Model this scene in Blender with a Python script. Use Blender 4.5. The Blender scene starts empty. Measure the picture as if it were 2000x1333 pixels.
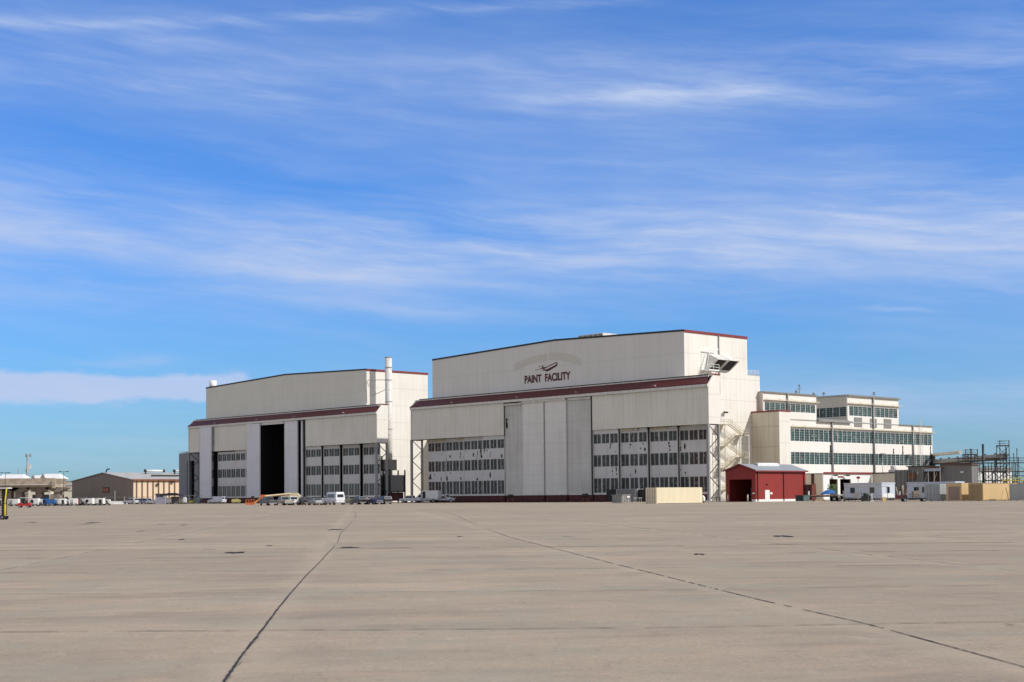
import bpy, math, random
from mathutils import Matrix, Vector
random.seed(7)
scene = bpy.context.scene
col = scene.collection
PI = math.pi
R = math.radians

# ------------------------------------------------------------------ nodes
class X:
    """tiny wrapper so node maths can be written as expressions"""
    def __init__(s, nt, sock): s.nt = nt; s.s = sock
    def _m(s, op, *o, clamp=False):
        n = s.nt.nodes.new('ShaderNodeMath'); n.operation = op; n.use_clamp = clamp
        for i, a in enumerate((s,) + o):
            if isinstance(a, X): s.nt.links.new(a.s, n.inputs[i])
            else: n.inputs[i].default_value = a
        return X(s.nt, n.outputs[0])
    def __add__(s, o): return s._m('ADD', o)
    def __radd__(s, o): return s._m('ADD', o)
    def __sub__(s, o): return s._m('SUBTRACT', o)
    def __rsub__(s, o): return (s * -1.0) + o
    def __mul__(s, o): return s._m('MULTIPLY', o)
    def __rmul__(s, o): return s._m('MULTIPLY', o)
    def __truediv__(s, o): return s._m('DIVIDE', o)
    def clamp(s): return s._m('ADD', 0.0, clamp=True)
    def pw(s, o): return s._m('POWER', o)
    def f(s, op, *o): return s._m(op, *o)

def xyz(nt, sock):
    n = nt.nodes.new('ShaderNodeSeparateXYZ'); nt.links.new(sock, n.inputs[0])
    return [X(nt, n.outputs[i]) for i in range(3)]
def vec(nt, a, b, c):
    n = nt.nodes.new('ShaderNodeCombineXYZ')
    for i, v in enumerate((a, b, c)):
        if isinstance(v, X): nt.links.new(v.s, n.inputs[i])
        else: n.inputs[i].default_value = v
    return n.outputs[0]
def noise(nt, v, scale=1, detail=3, rough=.55, dist=0):
    n = nt.nodes.new('ShaderNodeTexNoise'); nt.links.new(v, n.inputs['Vector'])
    n.inputs['Scale'].default_value = scale; n.inputs['Detail'].default_value = detail
    n.inputs['Roughness'].default_value = rough; n.inputs['Distortion'].default_value = dist
    return X(nt, n.outputs['Fac'])
def smooth(x, a, b):
    n = x.nt.nodes.new('ShaderNodeMapRange'); n.interpolation_type = 'SMOOTHSTEP'
    x.nt.links.new(x.s, n.inputs[0]); n.inputs[1].default_value = a; n.inputs[2].default_value = b
    return X(x.nt, n.outputs[0])
def mix(nt, f, a, b):
    n = nt.nodes.new('ShaderNodeMix'); n.data_type = 'RGBA'
    nt.links.new(f.s, n.inputs[0]) if isinstance(f, X) else setattr(n.inputs[0], 'default_value', f)
    for i, v in ((6, a), (7, b)):
        if isinstance(v, (tuple, list)): n.inputs[i].default_value = (*v[:3], 1)
        else: nt.links.new(v, n.inputs[i])
    return n.outputs[2]
def new_mat(name):
    m = bpy.data.materials.new(name); m.use_nodes = True
    nt = m.node_tree; return m, nt, nt.nodes['Principled BSDF']
def objco(nt):
    n = nt.nodes.new('ShaderNodeTexCoord'); return n.outputs['Object']

def plain(name, c, rough=.6, metal=0, var=.12, sc=1.5, spec=.4):
    m, nt, p = new_mat(name)
    n = noise(nt, objco(nt), sc, 4)
    d = tuple(x * (1 - var * 2) for x in c)
    nt.links.new(mix(nt, smooth(n, .35, .7), c, d), p.inputs['Base Color'])
    p.inputs['Roughness'].default_value = rough; p.inputs['Metallic'].default_value = metal
    p.inputs['Specular IOR Level'].default_value = spec
    return m

def siding(name, c, dirt, amt=.5, vpitch=1.0, hpitch=4.9, vline=.10, hline=.16, rust=0, rough=.55, seamcol=None):
    m, nt, p = new_mat(name)
    x, y, z = xyz(nt, objco(nt)); h = x + y
    st = noise(nt, vec(nt, h * 1.3, 0.0, z * .05), 1, 4, .6)
    bl = noise(nt, vec(nt, h * .12, 3.0, z * .10), 1, 4, .6)
    pn = X(nt, None)
    wn = nt.nodes.new('ShaderNodeTexWhiteNoise'); wn.noise_dimensions = '2D'
    nt.links.new(vec(nt, (h / (vpitch * 3)).f('FLOOR'), (z / hpitch).f('FLOOR'), 0.0), wn.inputs['Vector'])
    pv = X(nt, wn.outputs['Value'])
    f = (smooth(st, .42, .72) * .6 + smooth(bl, .4, .75) * .45 + pv * .22) * amt
    base = mix(nt, f.clamp(), c, dirt)
    fv = (h / vpitch).f('FRACT'); fh = (z / hpitch + .35).f('FRACT')
    lv = smooth((fv - .5).f('ABSOLUTE'), .40, .5)
    lh = smooth((fh - .5).f('ABSOLUTE'), .470, .490)
    k = (lv * vline + lh * hline).clamp()
    base = mix(nt, k, base, seamcol or tuple(q * .35 for q in c))
    if rust:
        rn = noise(nt, vec(nt, h * .8, 7.0, z * .12), 1, 5, .65)
        base = mix(nt, smooth(rn, .66, .78) * rust, base, (.30, .16, .07))
    nt.links.new(base, p.inputs['Base Color'])
    p.inputs['Roughness'].default_value = rough
    p.inputs['Specular IOR Level'].default_value = .25
    b = nt.nodes.new('ShaderNodeBump'); b.inputs['Strength'].default_value = .35; b.inputs['Distance'].default_value = .03
    nt.links.new(lv.s, b.inputs['Height']); nt.links.new(b.outputs[0], p.inputs['Normal'])
    return m

def glass(name, c1, c2, rough=.12, grid=None, spec=.5):
    m, nt, p = new_mat(name)
    oi = nt.nodes.new('ShaderNodeObjectInfo')
    x, y, z = xyz(nt, objco(nt))
    r = X(nt, oi.outputs['Random'])
    wn = nt.nodes.new('ShaderNodeTexWhiteNoise'); wn.noise_dimensions = '3D'
    nt.links.new(vec(nt, ((x + y) / .6 + .01).f('FLOOR'), (z / .56 + .01).f('FLOOR'), r * 37.0), wn.inputs['Vector'])
    pv = X(nt, wn.outputs['Value'])
    base = mix(nt, (pv * .55 + r * .45).clamp(), c1, c2)
    base = mix(nt, smooth(pv, .93, .95) * .55, base, (.22, .23, .22))
    nt.links.new(base, p.inputs['Base Color'])
    p.inputs['Roughness'].default_value = rough; p.inputs['Specular IOR Level'].default_value = spec
    b = nt.nodes.new('ShaderNodeBump'); b.inputs['Strength'].default_value = .25; b.inputs['Distance'].default_value = .05
    nt.links.new(noise(nt, vec(nt, x + y, r * 9.0, z), 1.2, 2).s, b.inputs['Height']); nt.links.new(b.outputs[0], p.inputs['Normal'])
    return m

M = {}
M['white'] = siding('cream_white_siding', (.765, .745, .69), (.60, .55, .46), .55, 1.0, 4.9, .12, .22, rust=.25)
M['upper'] = siding('gable_siding', (.73, .715, .675), (.56, .545, .505), .40, 1.0, 7.0, .035, .09)
M['upper2'] = siding('gable_siding_green', (.72, .71, .635), (.55, .545, .475), .40, 1.0, 4.7, .035, .10)
M['header'] = siding('door_header_siding', (.76, .745, .67), (.55, .52, .42), .6, 1.0, 6.0, .07, .06)
M['tallleaf'] = siding('tall_leaf_panel', (.63, .63, .60), (.45, .44, .40), .9, 1.25, 2.45, .06, .20, rust=.15)
M['tallpale'] = siding('tall_leaf_pale', (.78, .775, .735), (.60, .585, .54), .7, 1.25, 2.45, .05, .22, rust=.15)
M['tallleaf2'] = siding('tall_leaf_lilac', (.76, .765, .80), (.58, .59, .65), .6, 1.25, 2.45, .05, .14)
M['leaf'] = siding('door_leaf_panel', (.65, .65, .645), (.48, .48, .46), .6, 2.7, 9.0, .05, .04)
M['annexsid'] = siding('annex_siding', (.66, .61, .50), (.46, .40, .29), .7, 1.6, 4.6, .10, .40, rust=.9)
M['office'] = siding('office_wall', (.77, .75, .71), (.70, .60, .50), .45, 3.0, 30.0, .04, .02, rust=.35)
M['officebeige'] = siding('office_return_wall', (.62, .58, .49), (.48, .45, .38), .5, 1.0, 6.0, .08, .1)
M['red'] = plain('red_roof_metal', (.105, .010, .009), .5, 0, .15)
M['redtrim'] = plain('red_trim', (.22, .035, .035), .5, 0, .1)
M['blacktrim'] = plain('dark_flashing', (.02, .018, .018), .5)
M['base'] = plain('maroon_door_base', (.085, .018, .02), .7, 0, .2, .6)
M['trim'] = plain('pale_trim', (.72, .70, .66), .5)
M['dark'] = plain('unlit_void_black', (.012, .012, .013), .9, spec=.1)  # near-black colour stands in for the unlit space inside openings
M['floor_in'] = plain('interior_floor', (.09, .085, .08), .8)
M['steel'] = plain('galvanised_steel', (.34, .34, .34), .5, .3)
M['darksteel'] = plain('dark_steel', (.035, .035, .037), .5, .3)
M['roof'] = plain('roof_membrane', (.42, .42, .41), .8, 0, .1, .2)
M['glassdark'] = glass('hangar_glass', (.016, .021, .022), (.095, .108, .105), .25, spec=.3)
M['glasspink'] = glass('hangar_glass_rosy', (.05, .032, .028), (.095, .062, .055), .4, spec=.2)
M['glassfrost'] = glass('hangar_glass_frosted', (.13, .155, .14), (.18, .205, .18), .5, spec=.2)
M['glassteal'] = glass('office_glass', (.006, .026, .031), (.03, .095, .095), .15, spec=.25)
M['mull'] = plain('window_bars', (.50, .50, .48), .5)
M['mullw'] = plain('white_window_bars', (.75, .76, .74), .5)
M['scaftube'] = plain('scaffold_tube', (.06, .062, .066), .5, .3)
M['shade'] = plain('louver_grey', (.24, .235, .22), .7)
M['stair'] = plain('stair_cream_paint', (.68, .61, .45), .6, 0, .2)
M['redsid'] = siding('red_siding', (.29, .036, .032), (.21, .04, .034), .8, .75, 30, .35, 0, rust=.15, rough=.5)
M['greyroof'] = siding('grey_roof_metal', (.30, .32, .345), (.24, .26, .28), .5, .6, 30, .2, 0)
M['concrete'] = plain('old_concrete', (.50, .42, .32), .85, 0, .18, .5)
M['conc_dark'] = plain('dark_concrete', (.30, .26, .22), .85, 0, .2, .5)
M['brownsid'] = siding('brown_siding', (.235, .19, .165), (.17, .14, .12), .5, 1.9, 30, .55, 0, seamcol=(.06, .05, .045))
M['creamsid'] = siding('cream_ribbed_siding', (.72, .58, .42), (.64, .50, .36), .4, 3.2, 30, .0, 0)
M['greysid'] = siding('grey_siding', (.25, .265, .285), (.19, .20, .215), .5, 1.0, 30, .2, 0)
M['greysid2'] = siding('grey_metal_siding', (.21, .205, .20), (.15, .145, .14), .5, 1.2, 30, .3, 0)
M['tan'] = siding('tan_container', (.70, .52, .28), (.58, .42, .22), .4, .28, 30, .35, 0)
M['cream'] = siding('cream_container', (.80, .71, .52), (.68, .59, .42), .4, .28, 30, .12, 0)
M['brownc'] = siding('brown_container_doors', (.40, .28, .13), (.28, .19, .09), .6, .5, 30, .2, 0)
M['greyc'] = siding('grey_container', (.42, .45, .45), (.32, .34, .34), .5, .28, 30, .3, 0)
M['trailer'] = siding('trailer_skin', (.58, .62, .69), (.46, .49, .55), .4, 1.2, 30, .12, 0)
M['rubber'] = plain('rubber', (.02, .02, .02), .8)
M['rim'] = plain('wheel_rim', (.5, .5, .5), .35, .7)
M['winglass'] = plain('vehicle_glass', (.015, .02, .025), .08, 0, .05, 1, spec=.6)
M['lamp_red'] = plain('tail_lamp', (.16, .012, .012), .3)
M['lamp_white'] = plain('head_lamp', (.8, .8, .8), .2)
M['orange'] = plain('orange_paint', (.75, .20, .06), .4)
M['yellow'] = plain('yellow_paint', (.75, .62, .04), .4)
M['bluetarp'] = plain('blue_tarp', (.03, .14, .42), .5, 0, .2, .8)
M['rust'] = plain('rusty_steel', (.30, .11, .05), .8, 0, .35, 2)
M['wood'] = plain('weathered_wood', (.40, .24, .12), .8, 0, .3, 2)
M['whitep'] = plain('white_paint', (.82, .82, .80), .35, 0, .05)
M['letters'] = plain('maroon_lettering', (.085, .012, .018), .6)
M['ghost'] = plain('faded_paint', (.635, .615, .545), .6, 0, .04)
M['teal'] = plain('teal_grey_paint', (.20, .32, .30), .6)
M['black'] = plain('black_paint', (.02, .02, .022), .5)
M['whiteroof'] = plain('white_roof', (.80, .80, .80), .5)
def paint(name, c, rough=.28): return plain(name, c, rough, 0, .06, .8, spec=.5)

# ------------------------------------------------------------------ mesh builder
class MB:
    def __init__(s): s.v = []; s.f = []; s.m = []; s.slot = 0; s.sm = []
    def face(s, pts, smooth_=False):
        b = len(s.v); s.v += [tuple(p) for p in pts]; s.f.append(list(range(b, b + len(pts)))); s.m.append(s.slot); s.sm.append(smooth_)
    def hexa(s, p):   # 8 pts: bottom 4 ccw, top 4 ccw
        b = len(s.v); s.v += [tuple(q) for q in p]
        for f in ((0, 3, 2, 1), (4, 5, 6, 7), (0, 1, 5, 4), (1, 2, 6, 5), (2, 3, 7, 6), (3, 0, 4, 7)):
            s.f.append([b + i for i in f]); s.m.append(s.slot); s.sm.append(False)
        return s
    def box(s, x0, x1, y0, y1, z0, z1):
        x0, x1 = sorted((x0, x1)); y0, y1 = sorted((y0, y1)); z0, z1 = sorted((z0, z1))
        return s.hexa([(x0, y0, z0), (x1, y0, z0), (x1, y1, z0), (x0, y1, z0), (x0, y0, z1), (x1, y0, z1), (x1, y1, z1), (x0, y1, z1)])
    def prism(s, pts, a, b, axis='x'):
        """extrude polygon pts: axis x: pts=(y,z); axis y: pts=(x,z); axis z: pts=(x,y)"""
        def P(p, t): return (t, p[0], p[1]) if axis == 'x' else ((p[0], t, p[1]) if axis == 'y' else (p[0], p[1], t))
        n = len(pts); base = len(s.v)
        s.v += [P(p, a) for p in pts] + [P(p, b) for p in pts]
        s.f.append([base + i for i in range(n)][::-1]); s.f.append([base + n + i for i in range(n)])
        for i in range(n):
            j = (i + 1) % n; s.f.append([base + i, base + j, base + n + j, base + n + i])
        s.m += [s.slot] * (n + 2); s.sm += [False] * (n + 2)
        return s
    def tube(s, p0, p1, r, n=8, r1=None, caps=True):
        p0 = Vector(p0); p1 = Vector(p1); d = (p1 - p0)
        if d.length < 1e-6: return s
        d.normalize(); a = d.cross(Vector((0, 0, 1)))
        if a.length < .01: a = Vector((1, 0, 0))
        a.normalize(); c = d.cross(a); r1 = r if r1 is None else r1; b = len(s.v)
        for p, rr in ((p0, r), (p1, r1)):
            for i in range(n):
                t = 2 * PI * i / n; s.v.append(tuple(p + a * math.cos(t) * rr + c * math.sin(t) * rr))
        for i in range(n):
            j = (i + 1) % n; s.f.append([b + i, b + j, b + n + j, b + n + i]); s.m.append(s.slot); s.sm.append(n > 6)
        if caps:
            s.f.append([b + i for i in range(n)][::-1]); s.f.append([b + n + i for i in range(n)]); s.m += [s.slot] * 2; s.sm += [False] * 2
        return s
    def path(s, pts, r, n=6):
        for a, b in zip(pts, pts[1:]): s.tube(a, b, r, n)
        return s
    def beam(s, p0, p1, w):  # square section bar
        return s.tube(p0, p1, w * .7, 4)
    def mats(s, i): s.slot = i; return s
    def build(s, name, mats, parent=None, loc=(0, 0, 0)):
        me = bpy.data.meshes.new(name); me.from_pydata(s.v, [], s.f)
        if not isinstance(mats, (list, tuple)): mats = [mats]
        for m in mats: me.materials.append(m)
        me.polygons.foreach_set('material_index', s.m)
        me.polygons.foreach_set('use_smooth', s.sm)
        import bmesh
        bm = bmesh.new(); bm.from_mesh(me)
        bmesh.ops.recalc_face_normals(bm, faces=bm.faces); bm.to_mesh(me); bm.free()
        o = bpy.data.objects.new(name, me); col.objects.link(o)
        if parent: o.parent = parent
        o.location = loc
        return o

def part(name, mesh_obj, parent, loc):
    o = bpy.data.objects.new(name, mesh_obj.data); col.objects.link(o); o.parent = parent; o.location = loc; return o
def thing(name, label, cat, loc=(0, 0, 0), rot=0, group=None):
    o = bpy.data.objects.new(name, None); col.objects.link(o); o.location = loc; o.rotation_euler = (0, 0, rot)
    o.empty_display_size = .5
    o['label'] = label; o['category'] = cat
    if group: o['group'] = group
    return o
def tag(o, label, cat, group=None):
    o['label'] = label; o['category'] = cat
    if group: o['group'] = group
    return o
def copy_tree(o, parent=None):
    c = o.copy(); col.objects.link(c); c.parent = parent
    for ch in list(o.children): copy_tree(ch, c)
    return c
def structure(o): o['kind'] = 'structure'; return o

# ------------------------------------------------------------------ site frame
# hangar row: local x runs to the right along the fronts, local y goes away behind the fronts
CX, CY = 41.6, 300.0
F = Vector((-.68427, .72923)); S = Vector((.72923, .68427))
ROT = math.atan2(-F.y, -F.x)
FOC = 2769.
def W(u, v, z=0): return Vector((CX + F.x * u + S.x * v, CY + F.y * u + S.y * v, z))
def U(x, v):
    k = (x - 1001) / FOC; ax, ay = CX + S.x * v, CY + S.y * v
    return (k * ay - ax) / (F.x - k * F.y)
def V(x, u):
    k = (x - 1001) / FOC; ax, ay = CX + F.x * u, CY + F.y * u
    return (k * ay - ax) / (S.x - k * S.y)
def ZZ(x, y, depth): return 1.7 + (967.5 - .009 * (x - 1000) - y) * depth / FOC
def at(x, Y, z=0): return Vector(((x - 1001) / FOC * Y, Y, z))

# ================================================================== CAMERA, LIGHT, SKY
cam = bpy.data.cameras.new('camera'); co = bpy.data.objects.new('camera', cam); col.objects.link(co)
cam.sensor_width = 36; cam.lens = FOC / 2000 * 36; cam.shift_y = .0925; cam.clip_end = 6000; cam.clip_start = .3
co.matrix_world = Matrix.Translation((0, 0, 1.7)) @ Matrix.Rotation(R(92.4), 4, 'X') @ Matrix.Rotation(R(-.52), 4, 'Z')
scene.camera = co

sun_dir = Vector((1.054, -.382, .864)).normalized()
sl = bpy.data.lights.new('sun', 'SUN'); sl.energy = 4.0; sl.angle = R(.5); sl.color = (1, .955, .88)
so = bpy.data.objects.new('sun', sl); col.objects.link(so); so.rotation_euler = sun_dir.to_track_quat('Z', 'Y').to_euler()
so.location = (100, -40, 120)

w = bpy.data.worlds.new('World'); scene.world = w; w.use_nodes = True
nt = w.node_tree; bg = nt.nodes['Background']; bg.inputs[1].default_value = .1
sk = nt.nodes.new('ShaderNodeTexSky'); sk.sky_type = 'NISHITA'; sk.sun_disc = False
sk.sun_elevation = math.asin(sun_dir.z); sk.sun_rotation = math.atan2(sun_dir.x, sun_dir.y)
sk.air_density = 1.0; sk.dust_density = .5; sk.ozone_density = 1.6; sk.altitude = 200
tc = nt.nodes.new('ShaderNodeTexCoord')
dx, dy, dz = xyz(nt, tc.outputs['Generated'])
az = dx.f('ARCTAN2', dy); el = dz.f('ARCSINE')
# sky coordinates in photo-like units: px right of north, py above the horizon (1000 units = 0.361 rad)
px = az * (FOC / 1000.) ; py = el * (FOC / 1000.)
wp = noise(nt, vec(nt, px * 2.2, py * 6.0, 1.3), 1, 4, .55)
wq = noise(nt, vec(nt, px * 7.0, py * 26.0, 4.1), 1, 5, .6)
fil = noise(nt, vec(nt, px * 1.3 + py * 2.0, py * 13.0 + px * .9 + wp * 1.2, 2.0), 1, 7, .62)
fil2 = noise(nt, vec(nt, px * 5.0, py * 46.0 + px * 3.5 + wp * 2.0, 6.0), 1, 5, .6)
pyw = py + (wp - .5) * .05 + (wq - .5) * .022
def band(c0, c1, c2, width, a0=None, a1=None, soft=.2, sharp=None):
    """soft streak: centre height = c0 + c1 x + c2 x^2"""
    c = px * c1 + px * px * c2 + c0
    d = pyw - c
    if sharp is None:
        g = ((d / width) * (d / width) * -1.0).f('EXPONENT')
    else:
        g = smooth(d, -sharp[0], sharp[1] * .2 - sharp[0]) * (1.0 - smooth(d, 0, sharp[1]))
    if a0 is not None: g = g * smooth(px, a0 - soft, a0 + soft)
    if a1 is not None: g = g * (1.0 - smooth(px, a1 - soft, a1 + soft))
    return g
fs = smooth(fil, .30, .75); fs2 = smooth(fil2, .3, .75)
tex = fs * .75 + fs2 * .25
env = ((((py - .49) / .13) * ((py - .49) / .13) * -1.0).f('EXPONENT') * .80
       + (((py - .80) / .075) * ((py - .80) / .075) * -1.0).f('EXPONENT') * .62
       + ((py / .20) * (py / .20) * -1.0).f('EXPONENT') * .35 + .10)
fil3 = noise(nt, vec(nt, px * .8 + 3.0, py * 7.0 + px * .7 + wp * 1.0, 11.0), 1, 6, .58)
veil = (smooth(fil3, .36, .66) * .60 + smooth(fil, .36, .72) * .40) * env
fil4 = noise(nt, vec(nt, px * .7 + 8.0, py * 3.2 + px * .25 + wp * .5, 17.0), 1, 4, .5)
veil = veil * (fs2 * .30 + .80) + smooth(fil4, .40, .62) * (env + .15) * .42
cl = (veil * (fs2 * .25 + .70)
      + band(.925, .046, -.020, .011, None, .25, .12) * (fs2 * .8 + .2) * .36
      + band(.757, .010, .02, .012, -.02, .55, .10) * (fs2 * .6 + .4) * .30
      + band(.765, 0, .0, .050, .20, 3, .3) * tex * .45
      + band(.52, -.02, -.03, .050, None, None) * tex * .35
      + band(.40, -.11, 0, .048, None, -.18, .25) * (tex * .5 + .5) * .50
      + band(.350, -.075, 0, .016, -.60, .15, .2) * (tex * .6 + .4) * .35
      + band(.355, -.02, 0, .005, .68, .80, .05) * .30
      + smooth(band(.218, .0, -.015, .030, None, -.50, .05) + (noise(nt, vec(nt, px * 9.0, py * 24.0, 41.0), 1, 6, .6) - .5) * 1.1, .30, .75) * smooth(band(.218, .0, -.015, .06, None, -.50, .08), .25, .5) * .82
      + band(.240, -.10, -.10, .009, -.85, -.66, .06) * fs2 * .35
      + band(.185, 0, 0, .045, .40, 3, .3) * (tex * .7 + .1) * .50)
cl = cl * smooth(el, -.02, .03)
hz = smooth(el, -.05, .34)
hs = nt.nodes.new('ShaderNodeHueSaturation'); nt.links.new(sk.outputs[0], hs.inputs['Color'])
hs.inputs['Saturation'].default_value = 1.1; hs.inputs['Value'].default_value = 1.0
c1 = mix(nt, 1.0, hs.outputs[0], hs.outputs[0])
tint = nt.nodes.new('ShaderNodeMix'); tint.data_type = 'RGBA'; tint.blend_type = 'MULTIPLY'; tint.inputs[0].default_value = 1
nt.links.new(hs.outputs[0], tint.inputs[6]); nt.links.new(mix(nt, smooth(el, .20, .34), mix(nt, smooth(el, .0, .22), (.42, .78, 1.25), (.48, .94, 1.62)), (.66, 1.06, 1.68)), tint.inputs[7])
CLOUD = (4.9, 6.0, 8.5)
fin = mix(nt, cl.clamp(), tint.outputs[2], CLOUD)
# bright white haze added overhead and behind the viewer, to lift the shaded fronts
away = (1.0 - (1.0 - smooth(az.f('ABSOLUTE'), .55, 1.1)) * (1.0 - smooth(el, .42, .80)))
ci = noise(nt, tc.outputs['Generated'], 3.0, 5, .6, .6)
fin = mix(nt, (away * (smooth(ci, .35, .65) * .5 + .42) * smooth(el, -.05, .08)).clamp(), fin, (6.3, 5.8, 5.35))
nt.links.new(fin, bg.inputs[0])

scene.view_settings.view_transform = 'Standard'; scene.view_settings.look = 'None'
scene.view_settings.exposure = 0; scene.view_settings.gamma = 1

# ================================================================== GROUND
def ground_material():
    m, nt, p = new_mat('apron_concrete')
    x, y, z = xyz(nt, objco(nt))
    # slab frame (turned slightly from the view axis)
    ca, sa = math.cos(R(6.2)), math.sin(R(6.2))
    gx = x * ca + y * sa; gy = y * ca - x * sa
    big = noise(nt, vec(nt, gx * .05, gy * .07, 0.0), 1, 5, .6)
    stn = noise(nt, vec(nt, gx * .22, gy * .5, 5.0), 1, 6, .65)
    mid = noise(nt, vec(nt, gx * 1.6, gy * 2.4, 9.0), 1, 5, .65)
    fine = noise(nt, vec(nt, gx * 14., gy * 14., 2.0), 1, 4, .7)
    grit = noise(nt, vec(nt, gx * 60., gy * 60., 8.0), 1, 2, .7)
    wn = nt.nodes.new('ShaderNodeTexWhiteNoise'); wn.noise_dimensions = '2D'
    nt.links.new(vec(nt, ((gx + 1.21) / 7.5).f('FLOOR'), ((y - 18.1) / 7.2).f('FLOOR'), 0.0), wn.inputs['Vector'])
    slab = X(nt, wn.outputs['Value'])
    base = mix(nt, smooth(big, .35, .68), (.355, .285, .208), (.455, .365, .265))
    base = mix(nt, smooth(stn, .42, .66) * .70, base, (.215, .182, .145))
    base = mix(nt, smooth(mid, .45, .75) * .30, base, (.27, .225, .195))
    base = mix(nt, smooth(mid, .55, .25) * .18, base, (.49, .42, .36))
    base = mix(nt, smooth(fine, .42, .66) * .50, base, (.20, .17, .145))
    base = mix(nt, smooth(grit, .50, .68) * .50, base, (.62, .54, .45))
    base = mix(nt, slab * .40, base, (.25, .213, .168))
    # paler worn margins beside the lengthwise and crosswise joints
    dj = (((gx + 1.21) / 7.5).f('FRACT') - .5).f('ABSOLUTE')
    dk = (((y - 18.1) / 7.2).f('FRACT') - .5).f('ABSOLUTE')
    edge = noise(nt, vec(nt, gx * .9, gy * .5, 31.0), 1, 5, .65)
    base = mix(nt, smooth(dj + edge * .18, .51, .60) * .26, base, (.48, .40, .31))
    base = mix(nt, smooth(dk + edge * .10, .50, .56) * .25, base, (.42, .35, .275))
    pk = noise(nt, vec(nt, gx * .35, gy * .9, 22.0), 1, 5, .6)
    base = mix(nt, smooth(pk, .52, .72) * .45, base, (.47, .345, .255))
    gr = noise(nt, vec(nt, gx * .30, gy * .45, 51.0), 1, 6, .65)
    base = mix(nt, smooth(gr, .44, .66) * .60, base, (.305, .288, .232))
    dots = noise(nt, vec(nt, gx * 3.2, gy * 1.1, 61.0), 1, 6, .75)
    base = mix(nt, smooth(dots, .54, .74) * .45, base, (.20, .17, .14))
    base = mix(nt, smooth(dots, .44, .26) * .35, base, (.56, .47, .37))
    # faint long scuffs across the apron
    sc = noise(nt, vec(nt, gx * .03, gy * 1.1, 12.0), 1, 4, .6)
    base = mix(nt, smooth(sc, .56, .72) * .16, base, (.19, .17, .148))
    nt.links.new(base, p.inputs['Base Color'])
    p.inputs['Roughness'].default_value = .9; p.inputs['Specular IOR Level'].default_value = .12
    b = nt.nodes.new('ShaderNodeBump'); b.inputs['Strength'].default_value = .5; b.inputs['Distance'].default_value = .012
    nt.links.new((fine + mid * 2.0).s, b.inputs['Height']); nt.links.new(b.outputs[0], p.inputs['Normal'])
    return m
g = MB(); g.face([(-3000, -300, 0), (3000, -300, 0), (3000, 4500, 0), (-3000, 4500, 0)])
structure(g.build('ground', ground_material()))

# joints and cracks: narrow irregular ribbons of tar
mtar = plain('joint_tar', (.035, .033, .032), .8, 0, .2)
mjoint = plain('joint_filler', (.06, .052, .045), .9, 0, .25, .7)
mband = plain('joint_repair_band', (.305, .272, .228), .9, 0, .1, .7)
def ribbon(mb, pts, w0, w1=None, jit=.35, step=.25, gap=0.0, z=.004, wob=.02):
    w1 = w1 if w1 is not None else w0
    P = [Vector(p) for p in pts]
    L = sum((b - a).length for a, b in zip(P, P[1:])); done = 0; prev = None; off = 0
    for a, b in zip(P, P[1:]):
        d = (b - a); n = max(1, int(d.length / step)); d2 = d.normalized(); nn = Vector((-d2.y, d2.x))
        for i in range(n + 1):
            if i == n and b is not P[-1]: continue
            q = a + d * (i / n); t = (done + d.length * i / n) / L
            off = off * .8 + random.uniform(-wob, wob)
            w = (w0 + (w1 - w0) * t) * random.uniform(1 - jit, 1 + jit) * .5
            l = q + nn * (off + w); r = q + nn * (off - w)
            if random.random() < gap: prev = None; continue
            if prev: mb.face([(prev[0].x, prev[0].y, z), (prev[1].x, prev[1].y, z), (r.x, r.y, z), (l.x, l.y, z)])
            prev = (l, r)
        done += d.length
crack = MB()
K1 = [(-2.2, 9.0), (-2.68, 13.2), (-2.95, 15.6), (-3.2, 18.0), (-3.62, 22), (-3.95, 25.3), (-4.5, 31), (-5.05, 37.2), (-5.6, 43), (-6.1, 48.5)]
K1b = [(-6.1, 48.5), (-6.75, 55), (-8.1, 67.0), (-9.8, 85), (-13.1, 118.9), (-19, 170)]
ribbon(crack, K1, .030, .022, .45, .08, .0, .008, .0025)
crack_far = MB(); ribbon(crack_far, K1b, .035, .05, .4, 1.2, .15, .008, .01); structure(crack_far.build('pavement_crack', plain('old_sealant', (.15, .135, .12), .9)))
for q in range(70):   # splashes of tar beside the crack
    t = random.uniform(10, 22); xx = -2.2 - (t - 9) * .109; wd = random.uniform(.012, .045)
    crack.face([(xx - wd, t, .008), (xx + wd * .8, t + random.uniform(-.01, .01), .008), (xx + wd * .3, t + random.uniform(.01, .035), .008)])
structure(crack.build('pavement_crack', mtar))
K2 = [(5.3, 9.5), (4.92, 13.6), (4.6, 18.3), (3.5, 22.7) , (2.4, 35.8), (0.1, 57.3), (-1.6, 75), (-5.4, 129.6), (-9.8, 180)]
K2 = [(5.3, 9.5), (4.92, 13.6), (4.55, 18.3), (3.9, 22.7), (2.35, 35.8), (-0.1, 57.3), (-1.6, 75), (-5.4, 129.6), (-9.8, 180)]
j2 = MB(); ribbon(j2, K2[:6], .022, .032, .5, .12, .05, .008, .003); ribbon(j2, K2[5:], .03, .04, .6, .9, .2, .008, .01)
structure(j2.build('pavement_crack', mtar))
jt = MB()
trans = [(18.1, .026, .05), (25.2, .026, .15), (12.4, .0, 0), (32.6, .035, .45), (40.1, .05, .5), (46.5, .10, .25), (54.2, .07, .5), (62, .03, .6), (69.5, .05, .5),
         (77, .05, .5), (84.6, .05, .6), (92.1, .06, .6), (107, .07, .6), (122, .08, .6), (137, .08, .6), (152, .09, .6), (175, .1, .6), (205, .12, .5)]
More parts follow.
